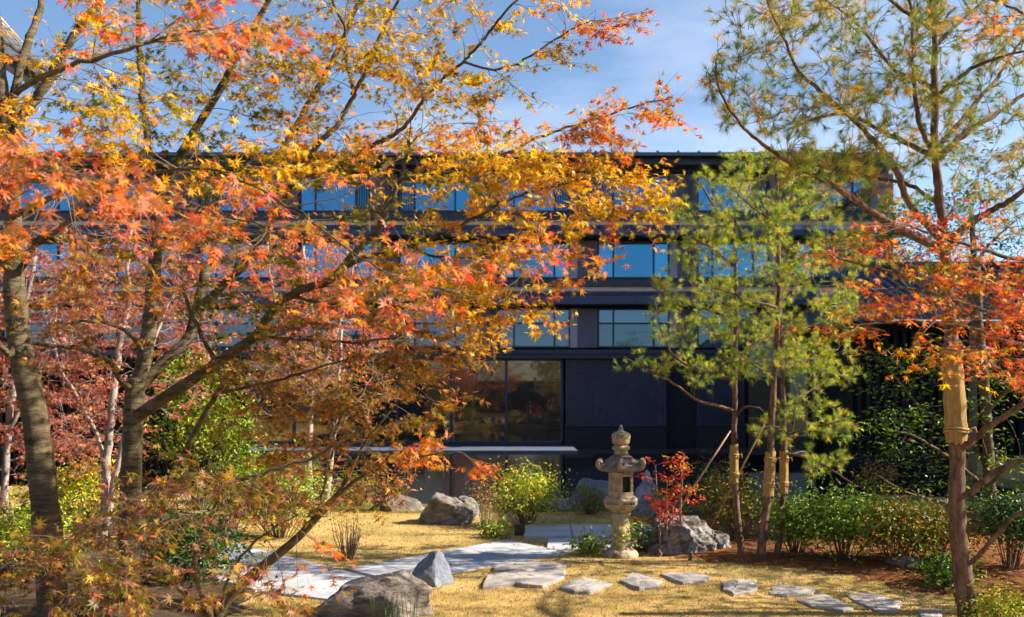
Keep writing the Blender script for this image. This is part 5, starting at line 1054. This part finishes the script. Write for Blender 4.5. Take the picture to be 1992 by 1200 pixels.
# ------------------------------------------------------------------ grass blades, fallen leaves, reeds
def blades(name, polys_in, polys_out, n, x0, x1, y0, y1, h, wd, pal, kindname, dens_pow=1.6, seed=9):
    g = np.random.default_rng(seed); u = g.uniform(0, 1, n); y = (y0**(1-dens_pow) + u*(y1**(1-dens_pow) - y0**(1-dens_pow)))**(1/(1-dens_pow)); x = g.uniform(x0, x1, n)
    ok = np.abs(x/y*F) < 1060
    for p in polys_out: ok &= ~inpoly(p, x, y)
    if polys_in: 
        ii = np.zeros(n, bool)
        for p in polys_in: ii |= inpoly(p, x, y)
        ok &= ii
    x, y = x[ok], y[ok]; z = gz(x, y); k = z > -.12; x, y, z = x[k], y[k], z[k]; m = len(x)
    a = g.uniform(0, 2*math.pi, m); hh = h*g.uniform(.5, 1.3, m); w_ = wd*g.uniform(.7, 1.3, m); ln = g.normal(0, .55, (m, 2))*hh[:, None]
    b_ = np.stack([x, y, z-.004], 1); s = np.stack([np.cos(a), np.sin(a), 0*a], 1)*w_[:, None]/2; tip = b_ + np.stack([ln[:, 0], ln[:, 1], hh], 1)
    V = np.stack([b_-s, b_+s, tip], 1).reshape(-1, 3); C = np.repeat(colors(pal, m, g, .06), 3, 0)
    o = link(name, tri_mesh(name, V, np.arange(m*3).reshape(-1, 3), C, M['grass'])); return tag(o, kindname, 'grass', kind='stuff')
SL = []
for s in path.children:
    n3 = len(s.data.vertices)//3; SL.append([tuple(s.data.vertices[i].co[:2]) for i in range(n3)])
blades('lawn_grass', None, [smooth_poly(MULCH), smooth_poly(SOIL)] + SL, 150000, -8, 8, 8.6, 18.5, .026, .008, 'straw', 'short straw-coloured dormant lawn grass', 2.2)
g = np.random.default_rng(91)
# reeds before the front boulder and beside the lantern
for px, py, Yf, n, hh, lab in ((745, 1215, 8.6, 46, .30, 'thin green horsetail reeds in front of the dark layered boulder'), (1146, 1072, 12.5, 16, .34, 'few thin reed stalks left of the tall lantern')):
    p = P(px, py, Yf); p.z = float(gz(p.x, p.y)); rt = thing('reed_clump', lab, 'reeds', p)
    for i in range(n):
        bx, by = g.normal(0, .13 if n > 20 else .05), g.normal(0, .05); t = np.array([bx, by, 0]) ; L = hh*g.uniform(.45, 1.1); e = t + [g.normal(0, .03), g.normal(0, .03), L]
        MB().tube([t, (t+e)/2 + g.normal(0, .004, 3), e], [.0035, .003, .0012], 4).build('reed', M['reed'] if 'reed' in M else M.setdefault('reed', mat('reed_green', (.10, .16, .05), .6, .3, 8)), rt)
# litter on the beds
LAWN = [(-3.2, 9.4), (5.6, 9.4), (5.0, 12.0), (1.5, 13.2), (-.2, 16.8), (-3.4, 16.5), (-3.2, 12.5)]
for nm, poly, n, pal, lab, sz in (('fallen_leaves', LAWN, 420, 'brown', 'fallen leaves dotted over the straw-coloured lawn', .04), ('fallen_leaves', MULCH, 1500, 'russet', 'fallen brown leaves scattered over the right mulch bed', .05), ('fallen_leaves', SOIL, 1400, 'pinkred', 'fallen pinkish leaves scattered over the left soil bed', .05)):
    pp = np.array(poly); x = g.uniform(pp[:, 0].min(), pp[:, 0].max(), n*3); y = g.uniform(pp[:, 1].min(), pp[:, 1].max(), n*3); k = inpoly(smooth_poly(poly), x, y); x, y = x[k][:n], y[k][:n]; m = len(x)
    V, T_, C = scatter(T5, np.stack([x, y, gz(x, y)+.045], 1), frames(np.array([0, 0, 1.0])+g.normal(0, .35, (m, 3)), g.normal(0, 1, (m, 3))), sz*g.uniform(.5, 1, m), colors(pal, m, g), g=g)
    o = link(nm, tri_mesh(nm, V, T_, C, M['leaf'])); tag(o, lab, 'leaf litter', kind='stuff')
